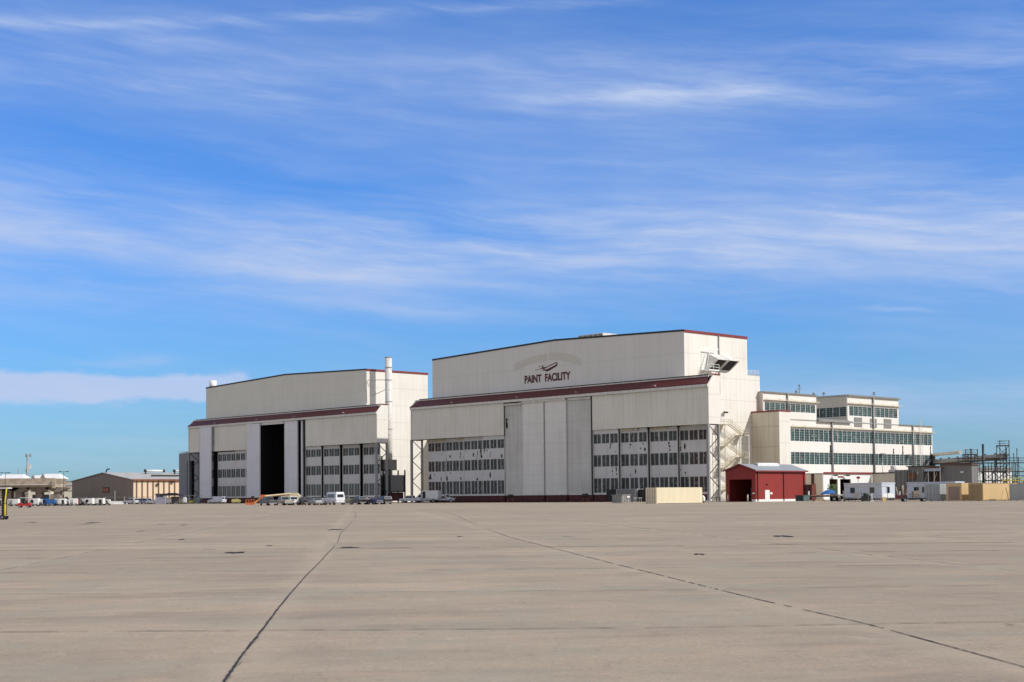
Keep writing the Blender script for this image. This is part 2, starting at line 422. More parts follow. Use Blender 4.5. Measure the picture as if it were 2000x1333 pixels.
for Y, wd, gp in trans:
    if wd == 0: continue
    X0, X1 = -Y * .46 - 8, Y * .42 + 8
    sl_ = .02
    pts = [(X0, Y + .03 * Y), (-Y * .1, Y), (Y * .12, Y - .05), (Y * .28, Y + .25), (X1, Y + .7)]
    ribbon(jt, pts, wd, wd, .7, max(.12, Y / 110), gp * .4, .012, .003)
for k in (-5, -4, -3, -2, -1, 2, 3, 4, 5, 6):
    x0 = -2.2 + 7.5 * k
    ribbon(jt, [(x0, 9), (x0 - 20, 200)], .012 if k < 0 else .02, .04 if k < 0 else .07, .6, .5, .2, .012, .006)
structure(jt.build('pavement_joint', mjoint))
# dark flat patches (old tar and weeds in spalls)
sp = MB()
def blob(mb, c, rx, ry, z, n=14):
    mb.face([(c.x + math.cos(2 * PI * i / n) * rx * random.uniform(.6, 1.1), c.y + math.sin(2 * PI * i / n) * ry * random.uniform(.5, 1.1), z) for i in range(n)])
for x, y, wpx, hpx in [(455, 1080, 24, 1.6), (690, 1069.5, 36, 1.0), (653, 1035, 14, 1.0), (1532, 1048, 22, 1.5), (1364, 1083, 10, 1.2), (896, 1048.5, 7, .8),
                       (167, 1024, 6, 1), (315, 1025, 5, .7), (358, 1026, 6, .8), (278, 1038, 6, .8), (358, 1054, 7, .9), (525, 1066, 8, .5), (1110, 1049, 14, .4), (1967, 1221, 4, 2), (60, 1021, 10, .6), (180, 1021, 20, .5)]:
    h = y - (967.5 - .009 * (x - 1000)); Y = 1.7 * FOC / h; c = at(x, Y)
    for _ in range(5):
        rx = wpx / FOC * Y
        blob(sp, c + Vector((random.uniform(-.7, .7) * rx, random.uniform(-.5, .5) * hpx / h * Y, 0)), rx * random.uniform(.2, .5), hpx / h * Y * random.uniform(.4, .8), .0145 + _ * .0008)
structure(sp.build('pavement_patch', mtar))

# ================================================================== HANGARS
def truss(root, x, y0, y1, ztop, both):
    m = MB(); m.box(x - .28, x + .28, y0, y0 + .5, 0, ztop); m.build('truss_leg', M['steel'], root)
    m = MB(); m.box(x - .22, x + .22, y1 - .4, y1, 0, ztop); m.build('truss_leg', M['steel'], root)
    m = MB(); n = 6; a, b = y0 + .3, y1 - .2
    for i in range(n):
        z0, z1 = ztop - 2.72 * i, ztop - 2.72 * (i + 1)
        p, q = (a, b) if i % 2 == 0 else (b, a)
        m.beam((x, p, z0), (x, q, max(z1, .1)), .17)
    m.box(x - .12, x + .12, a, b, ztop - .22, ztop); m.build('bracing', M['darksteel'] if both else M['steel'], root)

def win_proto(wd, ht, glassmat, nm, vm=True, rows=4):
    m = MB(); m.face([(0, 0, 0), (wd, 0, 0), (wd, 0, ht), (0, 0, ht)])
    m.mats(1); t = .09
    m.box(0, wd, -.05, .0, 0, t); m.box(0, wd, -.05, 0, ht - t, ht)
    m.box(0, t, -.05, 0, t, ht - t); m.box(wd - t, wd, -.05, 0, t, ht - t)
    if vm:
        m.box(wd / 2 - .07, wd / 2 + .07, -.06, 0, t, ht - t)
        m.mats(2)
        for q in (.25, .75): m.box(wd * q - .02, wd * q + .02, -.03, 0, t, ht - t)
    m.mats(2)
    for r in range(1, rows): m.box(t, wd - t, -.025, 0, ht * r / rows - .02, ht * r / rows + .02)
    o = m.build(nm, [glassmat, M['mull'], plain(nm + '_muntin', (.07, .075, .07), .5)]); return o
ROWS = [(2.0, 3.4, 6), (7.95, 2.75, 5), (13.25, 2.25, 4)]
protos = {}
def get_win(g_, r):
    k = (g_, r)
    if k not in protos:
        o = win_proto(2.42, ROWS[r][1], M[g_], 'window', True, ROWS[r][2]); me = o.data; bpy.data.objects.remove(o); protos[k] = me
    return protos[k]

def torn(mb, X_, Y_, Z_, wx, hz_):
    n = random.choice((9, 11, 13)); ph = random.uniform(0, 6)
    mb.face([(X_ + math.cos(2 * PI * i / n) * wx * .5 * random.uniform(.55, 1.15), Y_, Z_ + math.sin(2 * PI * i / n) * hz_ * .5 * random.uniform(.75, 1.15)) for i in range(n)])  # flat patch on the panel; the dark behind the tear is painted in

def window_leaf(root, x0, x1, y, glassf, holes=(), nwin=3, lbl=None, leafmat='leaf', edge=True):
    """one sliding door leaf with three rows of windows; x0<x1 local"""
    m = MB(); W_ = x1 - x0
    # panel made of bands around the window rows
    zs = [1.62]
    for z, h, _ in ROWS: zs += [z, z + h]
    zs.append(16.15)
    for i in range(0, len(zs), 2): m.box(x0, x1, y, y + .25, zs[i], zs[i + 1])
    pw = W_ / nwin; ww = 2.42; sc = min(1, (pw - .22) / ww)
    for z, h, _ in ROWS:
        for k in range(nwin + 1):
            a = x0 if k == 0 else x0 + pw * k - (pw - ww * sc) / 2
            b = x1 if k == nwin else x0 + pw * k + (pw - ww * sc) / 2
            m.box(a, b, y + .003, y + .25, z, z + h)
    leaf = m.build('door', M[leafmat], root)
    if lbl: leaf['label'] = lbl
    for r in range(3):
        for k in range(nwin):
            o = bpy.data.objects.new('window', get_win(glassf(r, k), r)); col.objects.link(o); o.parent = leaf
            o.location = (x0 + pw * k + (pw - ww * sc) / 2, y + .10, ROWS[r][0]); o.scale = (sc, 1, 1)
    if edge:
        m = MB(); m.box(x0 - .02, x0 + .16, y - .10, y + .30, 1.6, 16.25); m.box(x0, x1, y - .06, y - .003, 16.15, 16.42)
        m.box(x0, x1, y - .08, y - .003, 1.62, 1.86); m.build('leaf_frame', M['trim'], leaf)
    m = MB(); m.box(x0 + .05, x1 - .05, y + .04, y + .5, .25, 1.60)
    for q in (.12, .5, .88): m.box(x0 + W_ * q - .35, x0 + W_ * q + .35, y - .05, y + .04, .0, .7)
    m.build('door_base', M['base'], leaf)
    if holes:
        for X_, Z_, wx, hz_ in holes: m = MB(); torn(m, X_, y - .004, Z_, wx, hz_); m.build('torn_hole', M['dark'], leaf)
    return leaf

def tall_leaf(root, x0, x1, y, ztop, mat, lbl=None, nb=True):
    m = MB(); m.box(x0, x1, y, y + .3, 1.62, ztop); leaf = m.build('door', M[mat], root)
    if lbl: leaf['label'] = lbl
    m = MB(); m.box(x0, x0 + .18, y - .06, y - .003, 1.62, ztop); m.box(x1 - .18, x1, y - .06, y - .003, 1.62, ztop)
    m.box(x0 + .18, x1 - .18, y - .05, y - .003, 1.62, 1.85); m.build('leaf_frame', M['trim'], leaf)
    m = MB(); m.box(x0 + .05, x1 - .05, y + .05, y + .6, .25, 1.60)
    for q in (.12, .88): m.box(x0 + (x1 - x0) * q - .4, x0 + (x1 - x0) * q + .4, y - .05, y + .05, 0, .75)
    m.build('door_base', M['base'], leaf)
    return leaf

def hangar(u0, v0, label, kind):
    p = W(u0, v0); root = thing('hangar', label, 'hangar', p, ROT, 'twin aircraft hangars')
    up = 'upper' if kind == 'paint' else 'upper2'
    XL, XR, YF, YB = -95.7, -9.8, 4.2, 26.6
    # upper front gable wall
    m = MB(); m.prism([(XL, 24.0), (XR, 24.0), (XR, 37.45), (-50, 38.75), (XL, 37.45)], YF, YF + .3, 'y')
    m.build('gable_wall', M[up], root)
    m = MB()
    m.box(XR - .3, XR, YF + .3, YB, 0, 37.35); m.box(XR - .3, XR, YB, 31.2, 0, 28.75)
    m.build('wall', M['white'], root)
    m = MB(); m.box(XL, XL + .3, YF + .3, 31.2, 0, 37.35); m.box(XL + .3, XR - .3, 30.9, 31.2, 0, 28.6)
    m.box(XL + .3, XR - .3, YB - .3, YB, 28.6, 37.2); m.build('wall', M['white'], root)
    m = MB()
    m.hexa([(XL, YF + .3, 37.15), (-50, YF + .3, 38.45), (-50, YB, 38.45), (XL, YB, 37.15), (XL, YF + .3, 37.45), (-50, YF + .3, 38.75), (-50, YB, 38.75), (XL, YB, 37.45)])
    m.hexa([(-50, YF + .3, 38.45), (XR, YF + .3, 37.15), (XR, YB, 37.15), (-50, YB, 38.45), (-50, YF + .3, 38.75), (XR, YF + .3, 37.45), (XR, YB, 37.45), (-50, YB, 38.75)])
    m.box(XL, XR, YB, 31.2, 28.75, 29.0)
    m.build('roof', M['roof'], root)
    # flashing on the gable edge (dark) and side eave (red)
    m = MB()
    for a, b in (((XL, 37.45), (-50, 38.75)), ((-50, 38.75), (XR, 37.45))):
        m.hexa([(a[0], YF - .12, a[1] - .12), (b[0], YF - .12, b[1] - .12), (b[0], YF + .4, b[1] - .12), (a[0], YF + .4, a[1] - .12),
                (a[0], YF - .12, a[1] + .28), (b[0], YF - .12, b[1] + .28), (b[0], YF + .4, b[1] + .28), (a[0], YF + .4, a[1] + .28)])
    m.build('roof_edge', M['blacktrim'], root)
    m = MB(); m.box(XR - .1, XR + .12, YF, YB + .1, 37.1, 37.7); m.build('roof_edge', M['redtrim'], root)
    # door housing: fascia, sloping red skirt, flat roof, end panels
    m = MB(); m.box(-99.98, -.02, -.1, .2, 24.35, 24.95); m.build('fascia', M['trim'], root)
    m = MB(); m.hexa([(-100, -.15, 24.95), (0, -.15, 24.95), (-1.4, 1.95, 26.55), (-98.6, 1.95, 26.55), (-100, -.15, 25.12), (0, -.15, 25.12), (-1.4, 1.95, 26.72), (-98.6, 1.95, 26.72)])
    m.build('skirt_roof', M['red'], root)
    m = MB(); m.box(-98.6, -1.4, 1.97, 2.3, 26.5, 27.0); m.box(-98.6, 0, 2.3, 4.2, 26.8, 27.02); m.build('housing_roof', M['trim'], root)
    m = MB(); m.box(-98.6, -1.4, 1.9, 2.25, 27.02, 27.2); m.build('housing_edge', M['blacktrim'], root)
    m = MB(); m.box(-.12, .1, 1.2, 4.25, 26.98, 27.22); m.build('housing_edge', M['redtrim'], root)
    for xa, xb in ((-.3, 0), (-100, -99.7)):
        m = MB(); m.prism([(.2, 16.45), (4.1, 16.45), (4.1, 27.0), (1.95, 27.0), (.2, 25.0)], xa, xb, 'x'); m.build('end_panel', M['white'], root)
    # fixed header panels over the low doors
    for xa, xb in ((-99.7, -64.2), (-34.5, -.3)):
        m = MB(); m.box(xa, xb, .35, .6, 16.45, 24.35); m.build('header_panel', M['header'], root)
        m = MB(); m.box(xa, xb, .6, 4.1, 16.5, 16.8); m.build('door_track', M['darksteel'], root)
    for a, b in ((-9.8, -.3), (-99.7, -95.7)):
        m = MB(); m.box(a, b, 4.1, 4.3, 16.45, 27); m.build('housing_back', M['white'], root)
    truss(root, -.3, 0, 4.0, 16.45, True); truss(root, -99.7, 0, 4.0, 16.45, kind != 'paint')
    m = MB(); m.box(-34.55, -34.2, .25, .35, 1.6, 24.3); m.build('door_stop', M['darksteel'], root)
    # small lamps on the skirt
    for q in (-14, -38, -58, -82):
        m = MB(); m.tube((q, -.3, 24.9), (q, -.9, 25.4), .06); m.box(q - .25, q + .25, -1.2, -.8, 25.25, 25.5); m.build('floodlight', M['steel'], root)
    m = MB(); m.box(-95.4, -10.1, 4.3, 30.8, .004, .012); m.build('hall_floor', M['floor_in'], root)
    return root

def holes_px(lst, v):
    out = []
    for x, y, wx, hy in lst:
        u = U(x, v); dep = (W(u, v)).y; s = dep / FOC
        out.append((-u, ZZ(x, y, dep), wx * s * 1.25, hy * s))
    return out

# ---- right-hand hangar (PAINT FACILITY)
HP = hangar(0, 0, 'right hangar reading PAINT FACILITY, white metal with all doors shut', 'paint')
pink = lambda edge: (lambda r, k: 'glasspink' if k in edge else 'glassdark')
window_leaf(HP, -34.4, -26.6, .75, lambda r, k: 'glassdark', holes_px([(1158.5, 870.5, 3, 5), (1193, 872, 2.2, 11), (1196, 868, 3, 3), (1187, 883, 1.5, 2), (1203.5, 883, 3, 2), (1197, 914, 2, 3), (1196, 921, 2.5, 5), (1204, 917, 3, 11), (1204.5, 926, 2.5, 5), (1197, 928, 2, 3)], .75))
window_leaf(HP, -26.6, -18.5, 1.5, lambda r, k: 'glassdark', holes_px([(1214.5, 870, 2.5, 2), (1232, 869, 5, 4), (1231, 875, 2, 3), (1257, 867, 3, 4), (1252, 876, 3, 4), (1260.5, 878, 3.5, 8), (1241.5, 921, 3, 10), (1231.5, 928, 1.5, 5)], 1.5))
window_leaf(HP, -18.4, -10.5, 2.25, lambda r, k: 'glassdark', holes_px([(1307.5, 866, 3, 8), (1309, 872, 5, 5), (1309.5, 879, 3, 6), (1316, 872, 1.5, 2)], 2.25))
window_leaf(HP, -10.5, -2.6, 3.0, lambda r, k: 'glasspink' if k else 'glassdark', holes_px([(1328.5, 867, 5, 8), (1329, 876, 6, 12), (1338.5, 872, 4, 14), (1329, 918, 2.5, 8), (1339, 924, 3, 5)], 3.0))
LL = [(-72.3, -64.4, .75), (-80.3, -72.4, 1.5), (-88.2, -80.4, 2.25), (-96.2, -88.3, 3.0)]
lh = [[(940, 883, 3.5, 14), (941, 892, 4, 7), (947, 880, 3, 8), (952, 880, 3, 5), (958, 890, 2, 9), (960, 884, 2.5, 3), (981, 891, 4, 9), (958, 928, 4, 13), (952, 891, 1, 2)],
      [(911.5, 882.5, 2, 2), (925.5, 889, 4, 9), (933, 886, 2, 12), (932, 893, 2, 4), (932, 896, 2, 1.5), (932.5, 936, 3.5, 6)],
      [(879.5, 892, 4, 6), (900, 886, 3, 5), (899.5, 892, 2, 6), (899.5, 897, 2, 2), (906.5, 894, 3, 6), (873, 898, 2, 2), (880, 925, 3, 4), (873.5, 935, 4, 10), (900.5, 935, 3.5, 7)],
      [(863.5, 888, 2.5, 3), (841, 929.5, 4.5, 8), (849, 927.5, 2, 4), (862, 936, 2.5, 9)]]
for (a, b, y), hl in zip(LL, lh):
    window_leaf(HP, a, b, y, (lambda r, k: 'glasspink' if k < 2 else 'glassdark') if y == 3.0 else (lambda r, k: 'glassdark'), holes_px(hl, y))
tall_leaf(HP, -64.2, -57.9, .95, 23.6, 'tallleaf'); tall_leaf(HP, -57.6, -50.2, .45, 24.15, 'tallpale')
tall_leaf(HP, -49.8, -42.7, .45, 24.15, 'tallpale'); tall_leaf(HP, -42.6, -34.7, .8, 24.0, 'tallleaf')
m = MB(); m.box(-64.2, -58, .55, .9, 23.62, 24.1); m.box(-57.6, -42.7, .1, .45, 23.9, 24.33); m.box(-42.3, -34.9, .45, .75, 23.7, 24.3)
m.build('leaf_track', M['trim'], HP)
for X_, Z_, a, b in ((-63.6, 20.2, .9, .9), (-63.5, 18.7, .9, 1.6), (-63.7, 19.5, .6, .8)): m = MB(); torn(m, X_, .94, Z_, a, b); m.build('torn_hole', M['dark'], HP)
m = MB(); m.box(-95.9, -95.0, 2.95, 2.998, 6.0, 6.7); m.build('number_plate', M['black'], HP)
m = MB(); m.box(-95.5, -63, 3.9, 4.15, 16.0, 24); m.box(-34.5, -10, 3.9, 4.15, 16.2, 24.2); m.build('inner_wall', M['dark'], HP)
# yellowish ledges under the left header
m = MB(); m.box(-96.2, -84, 2.6, 2.9, 15.75, 16.4); m.box(-84, -73, 1.9, 2.15, 15.95, 16.44); m.box(-26.4, -21, 1.1, 1.4, 15.95, 16.4); m.box(-18, -13, 1.9, 2.2, 15.95, 16.4)
m.build('door_ledge', M['stair'], HP)

# lettering and emblem on the gable
def text_mesh(body, size, name, mat, parent, loc, sx=1, offset=.0, ext=.03):
    cu = bpy.data.curves.new(name, 'FONT'); cu.body = body; cu.size = size; cu.extrude = ext; cu.offset = offset; cu.align_x = 'CENTER'
    o = bpy.data.objects.new(name, cu); col.objects.link(o)
    dg = bpy.context.evaluated_depsgraph_get(); me = bpy.data.meshes.new_from_object(o.evaluated_get(dg))
    bpy.data.objects.remove(o); me.materials.clear(); me.materials.append(mat)
    q = bpy.data.objects.new(name, me); col.objects.link(q); q.parent = parent; q.location = loc; q.rotation_euler = (R(90), 0, 0); q.scale = (sx, 1, 1)
    return q
text_mesh('PAINT  FACILITY', 2.55, 'lettering', M['letters'], HP, (-52.75, 4.15, 29.1), .83, .075)
m = MB()
def poly(pts, y=4.165): m.face([(a, y, b) for a, b in pts])
# aircraft emblem: fuselage rising to the right, T tail at left, wing below
poly([(-53.6, 31.75), (-52.7, 31.45), (-51.8, 31.62), (-49.5, 32.45), (-49.05, 32.85), (-49.15, 33.25), (-49.45, 33.35), (-49.5, 33.0), (-50.1, 32.7), (-51.6, 32.3)])
poly([(-49.5, 33.3), (-49.25, 33.45), (-49.6, 33.5), (-53.8, 32.35), (-55.0, 32.25), (-53.9, 32.15)])
poly([(-56.9, 31.95), (-55.4, 32.15), (-53.4, 32.2), (-52.6, 32.5), (-53.0, 32.6), (-54.6, 32.35), (-56.9, 32.05)])
poly([(-55.6, 32.85), (-54.0, 33.02), (-53.6, 33.12), (-53.5, 33.02), (-54.9, 32.85), (-55.5, 32.74)])
poly([(-54.45, 32.9), (-54.2, 32.9), (-53.6, 32.3), (-54.3, 32.3)])
poly([(-54.4, 31.95), (-53.4, 32.1), (-53.0, 31.9), (-54.0, 31.72)])
m.build('emblem', M['letters'], HP)
# paler repainted arcs above the emblem
m = MB()
def arc(xa, xb, zc0, zc1, bow, h, n=14):
    for i in range(n):
        t0, t1 = i / n, (i + 1) / n
        f = lambda t: (xa + (xb - xa) * t, zc0 + (zc1 - zc0) * t + bow * math.sin(t * PI))
        (a, b), (c, d) = f(t0), f(t1)
        m.face([(a, 4.17, b), (c, 4.17, d), (c, 4.17, d + h), (a, 4.17, b + h)])
arc(-64.2, -52.7, 32.3, 34.05, .45, 1.75); arc(-51.9, -41.2, 34.1, 31.9, .55, 1.75)
m.build('faded_patch', M['ghost'], HP)

# roof ventilators on the right hangar
for x0 in (-67, -56.5):
    t = MB(); y0 = 19; wv = 8.5; t.box(x0, x0 + wv, y0, y0 + 6, 38.3, 40.5 + (1.0 if x0 > -60 else 0)); o = t.build('roof_vent', M['trim'], HP)
    zt = 40.5 + (1.0 if x0 > -60 else 0)
    t = MB()
    for k in range(5): t.box(x0 + .15 + k * wv / 5, x0 + (k + 1) * wv / 5 - .12, y0 - .05, y0 - .003, zt - 1.5, zt - .2)
    t.build('louver', M['shade'], o)
# twin exhaust hood on the right flank
for y0 in (12.3, 16.3):
    t = MB(); x0 = -9.8
    t.prism([(x0, 33.0), (x0 + 2.8, 31.55), (x0 + 2.95, 31.4), (x0 + .25, 29.4), (x0, 29.4)], y0, y0 + .18, 'y')
    t.prism([(x0, 33.0), (x0 + 2.8, 31.55), (x0 + 2.95, 31.4), (x0 + .25, 29.4), (x0, 29.4)], y0 + 3.5, y0 + 3.68, 'y')
    t.hexa([(x0, y0 + .18, 32.85), (x0 + 2.9, y0 + .18, 31.35), (x0 + 2.9, y0 + 3.5, 31.35), (x0, y0 + 3.5, 32.85), (x0, y0 + .18, 33.0), (x0 + 2.9, y0 + .18, 31.5), (x0 + 2.9, y0 + 3.5, 31.5), (x0, y0 + 3.5, 33.0)])
    o = t.build('exhaust_hood', M['trim'], HP)
    t = MB(); t.box(x0 + .01, x0 + .05, y0 + .2, y0 + 3.5, 29.5, 32.8)
    for k in range(5):
        a = k / 5.; zz = 29.7 + a * 1.8; xx = x0 + .4 + a * 2.3
        t.hexa([(xx - .1, y0 + .18, zz), (xx, y0 + .18, zz), (xx, y0 + 3.5, zz), (xx - .1, y0 + 3.5, zz), (xx + .3, y0 + .18, zz + .5), (xx + .4, y0 + .18, zz + .5), (xx + .4, y0 + 3.5, zz + .5), (xx + .3, y0 + 3.5, zz + .5)])
    t.build('louver', M['darksteel'], o)
t = MB(); t.tube((-9.6, 16.1, 28.9), (-9.6, 16.1, 37.2), .13); t.tube((-9.6, 16.1, 24), (-9.6, 16.1, 28.9), .13); t.build('downpipe', M['steel'], HP)
t = MB(); x0 = -9.8
t.box(x0, x0 + 2.2, 9.9, 13.6, 28.9, 29.15)
for y in (9.9, 11.7, 13.6):
    t.tube((x0 + 2.15, y, 29.1), (x0 + 2.15, y, 30.3), .05)
    t.tube((x0, y, 27.9), (x0 + 2.1, y, 28.9), .06)
for z in (29.7, 30.3): t.path([(x0, 9.95, z), (x0 + 2.15, 9.95, z), (x0 + 2.15, 13.6, z), (x0 + 1.2, 13.6, z)], .05)
t.path([(x0 + .1, 9.7, 29), (x0 + .9, 10.6, 33.2)], .07); t.path([(x0 + 1.6, 9.9, 29), (x0 + 1.0, 11.6, 33.2)], .07)
t.path([(x0 + .3, 10, 33.3), (x0 + 1.0, 14.9, 33.9)], .12); t.build('service_platform', M['whitep'], HP)
t = MB()
for z in (29.3, 29.65, 30.0): t.path([(-9.95, YY, z) for YY in (26.8, 31.1)], .04); t.path([(-9.95, 31.1, z), (-14, 31.1, z)], .04)
for y in (26.8, 28.2, 29.6, 31.1): t.tube((-9.95, y, 28.9), (-9.95, y, 30.05), .04)
t.build('roof_railing', M['whitep'], HP)
t = MB(); t.tube((-9.7, 17.4, 19.9), (-9.2, 17.2, 20.1), .08); t.box(-9.4, -8.9, 17.1, 18.2, 19.7, 20.05); t.build('wall_lamp', M['darksteel'], HP)
t = MB(); t.box(-9.8, -9.74, 16.6, 18.0, 17.2, 19.3); t.build('side_door', M['trim'], HP)

# switchback stair: its own thing, bolted to the right flank
ST = thing('fire_stair', 'cream switchback fire stair zigzagging down beside the red shed', 'stair', W(9.8, 14.5), ROT)
def flight(mb, a, b, xw, wd=.95):
    """a,b = (y,z) ends, stringers + treads"""
    for s_ in (0, wd):
        mb.beam((xw + s_, a[0], a[1] + .05), (xw + s_, b[0], b[1] + .05), .11)
        for hh in (.6, 1.1): mb.tube((xw + s_, a[0], a[1] + hh), (xw + s_, b[0], b[1] + hh), .04, 5)
        for k in range(4):
            q = k / 3.; y = a[0] + (b[0] - a[0]) * q; z = a[1] + (b[1] - a[1]) * q; mb.tube((xw + s_, y, z), (xw + s_, y, z + 1.1), .035, 5)
    n = 11
    for k in range(n):
        q = (k + .5) / n; y = a[0] + (b[0] - a[0]) * q; z = a[1] + (b[1] - a[1]) * q; mb.box(xw, xw + wd, y - .13, y + .13, z, z + .05)
def landing(y0, y1, z, x0=.15, x1=2.6):
    mb = MB(); mb.box(x0, x1, y0, y1, z - .14, z)
    for hh in (.55, 1.1):
        mb.path([(x1, y0, z + hh), (x1, y1, z + hh)], .04, 5); yy = y0 if y0 < 3 else y1; mb.path([(x0, yy, z + hh), (x1, yy, z + hh)], .04, 5)
    for y in (y0, (y0 + y1) / 2, y1): mb.tube((x1, y, z), (x1, y, z + 1.1), .04, 5)
    mb.build('landing', M['stair'], ST)
lv = [17.1, 14.85, 12.2, 9.85, 7.3, 4.9, 2.4, 0]
for i, z in enumerate(lv[:-1]):
    if i % 2 == 0: landing(.2, 3.0 if i == 0 else 2.2, z)
    else: landing(7.2, 9.0, z)
for i in range(len(lv) - 1):
    l, r = 2.3, 7.2; mb = MB()
    if i % 2 == 0: flight(mb, (l, lv[i]), (r, lv[i + 1]), 1.55)
    else: flight(mb, (r, lv[i]), (l, lv[i + 1]), .3)
    mb.build('flight', M['stair'], ST)
for y, x_ in ((.3, 2.55), (.3, .3), (8.9, 2.55), (8.9, .3)):
    mb = MB(); mb.tube((x_, y, 0), (x_, y, 17 if y < 1 else 14.9), .11, 6); mb.build('post', M['stair'] if y < 1 else M['whitep'], ST)
for zz in (15, 12.3, 9.8, 7.3, 4.8):   # gusset braces
    mb = MB(); mb.beam((2.5, .4, zz - 1.6), (2.5, 2.2, zz - .2), .12); mb.beam((2.5, 8.8, zz - 1.6), (2.5, 7.2, zz - .2), .12); mb.build('brace', M['stair'], ST)

# ---- left-hand hangar
H1U, H1V = 118.6, 3.2
HL = hangar(H1U, H1V, 'left hangar with one tall door slid open on a black interior', 'plain')
window_leaf(HL, -34.9, -27.2, .9, lambda r, k: 'glassdark' if r else 'glassfrost')
window_leaf(HL, -26.9, -19.2, 1.6, lambda r, k: 'glassdark' if r else 'glassfrost')
window_leaf(HL, -18.6, -10.7, 2.3, lambda r, k: 'glassdark' if r else 'glassfrost')
window_leaf(HL, -9.9, -2.4, 3.0, lambda r, k: 'glassdark' if r else 'glassfrost')
window_leaf(HL, -73.2, -65.0, 1.2, lambda r, k: 'glassdark' if r else 'glassfrost')
window_leaf(HL, -83.6, -73.3, 1.2, lambda r, k: 'glassdark' if r else 'glassfrost', nwin=4, edge=False)
window_leaf(HL, -94.2, -86.2, 3.0, lambda r, k: 'glasspink', edge=False)
tall_leaf(HL, -91.9, -84.9, -.45, 24.25, 'tallleaf2', 'pale lilac tall door slid in front of the header'); tall_leaf(HL, -64.4, -57.0, -.45, 24.2, 'tallleaf2', 'pale lilac tall door left of the black opening')
tall_leaf(HL, -44.9, -38.2, .3, 24.25, 'tallleaf2', 'pale lilac tall door right of the black opening')
m = MB(); m.box(-84.8, -84.3, .35, 4, 1.6, 24.2); m.build('door_pocket', M['dark'], HL)
m = MB(); m.box(-57, -56.5, .3, 4, 1, 24.3); m.build('door_pocket', M['dark'], HL)
for a, d in ((-37.4, 1.0), (-35.8, 1.6)):
    m = MB(); m.box(a, a + .8, d, d + .3, 1.6, 24.2); m.build('door', M['tallleaf2'], HL)
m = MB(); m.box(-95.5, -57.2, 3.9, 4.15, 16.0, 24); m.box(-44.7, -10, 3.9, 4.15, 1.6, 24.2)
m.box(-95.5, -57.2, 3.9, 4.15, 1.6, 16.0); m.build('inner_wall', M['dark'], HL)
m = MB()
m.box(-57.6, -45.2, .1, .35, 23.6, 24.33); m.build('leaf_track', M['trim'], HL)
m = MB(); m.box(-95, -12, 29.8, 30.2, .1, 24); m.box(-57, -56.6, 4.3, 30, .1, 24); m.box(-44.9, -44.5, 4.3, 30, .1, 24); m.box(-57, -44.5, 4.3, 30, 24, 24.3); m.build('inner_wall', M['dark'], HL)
# roof things on the left hangar
m = MB(); m.tube((-67, 12, 37.8), (-67, 12, 39.6), 1.0, 14); m.build('roof_vent', M['trim'], HL)
m = MB(); m.tube((-94.3, 5.9, 37), (-94.3, 5.9, 39.9), 1.2, 16); m.build('roof_vent', M['whitep'], HL)
# tall white exhaust stack beside the left hangar
SK = thing('exhaust_stack', 'tall round white exhaust stack standing between the two hangars', 'chimney', W(124, 11.8), ROT)
m = MB(); m.tube((0, 0, 3), (0, 0, 40.9), .97, 20); m.build('flue', M['trim'], SK)
m = MB()
for z in (20.5, 28.2, 34.3, 37.8, 40.7): m.tube((0, 0, z), (0, 0, z + .22), 1.04, 20)
m.build('flange', M['steel'], SK)
m = MB(); m.path([(-.9, -.3, 34.5), (-3.8, -4.2, 34.5), (-4.0, -4.8, 33.8), (-4.0, -4.6, 28)], .09, 6); m.path([(-.5, -.5, 31.8), (-3.9, -2.8, 30.1)], .09, 6); m.build('bracket', M['steel'], SK)
m = MB(); m.box(-1.9, 4.3, -3, 2.4, 2.8, 3.1)
for x_ in (-1.9, 1.2, 4.2):
    for y_ in (-3, 2.3): m.box(x_ - .15, x_ + .15, y_ - .15, y_ + .15, 0, 9.0 if x_ > -1 else 13)
m.box(-2, 4.4, -3.1, -2.8, 8.8, 9.1); m.box(-2, .6, -3.1, -2.8, 12.6, 12.9); m.box(.4, .7, -3.1, -2.8, 9, 12.9); m.build('frame', M['darksteel'], SK)
m = MB(); m.box(-1.6, 1.0, -2.6, 2.0, 9.0, 12); m.build('duct', M['conc_dark'], SK)
m = MB(); m.box(-1.7, 4.0, -2.7, 2.2, 3.1, 7.6); m.build('filter_housing', M['greysid2'], SK)
m = MB(); m.box(-1.6, 3.9, -2.5, 2.0, .4, 2.75); m.build('machine', M['base'], SK)

# annexes: the right one stands against the right hangar's flank, the left one shows between the hangars
def annex(u_wall, v, label, wd, ln, red=True):
    a = thing('annex', label, 'annex', W(u_wall, v), ROT)
    m = MB(); m.box(0, wd, 0, ln, 0, 20.1); m.build('wall', M['annexsid'] , a)
    m = MB(); m.box(0, wd + .12, -.12, ln + .05, 20.1, 20.45); m.build('roof_edge', M['redtrim'], a)
    m = MB(); m.box(wd + .003, wd + .05, .02, ln, 0, 20.09); m.build('wall', M['white'], a)
    return a
annex(9.78, 27.8, 'tall windowless rust-stained beige annex behind the red shed, red roof edge', 7.7, 4.3)
annex(H1U + 9.78, 31, 'shaded beige block glimpsed between the two hangars', 8, 6)

# grey lean-to left of the left hangar
GB = thing('grey_outbuilding', 'dark grey metal block at the left end of the left hangar', 'building', W(H1U + 100.4, 6.2), ROT)
m = MB(); m.prism([(-12.5, 0), (-7.4, 0), (-7.4, 14), (-2.6, 14), (-2.6, 0), (4, 0), (4, 17), (-12.5, 16.6)], 1.2, 12, 'y'); m.build('wall', M['greysid'], GB)
m = MB(); m.box(-7.4, -2.6, 3, 3.4, 0, 14); m.build('doorway', M['dark'], GB)
m = MB(); m.box(-12.6, 4, 1.1, 12.1, 17.0, 17.15); m.build('roof', M['trim'], GB)

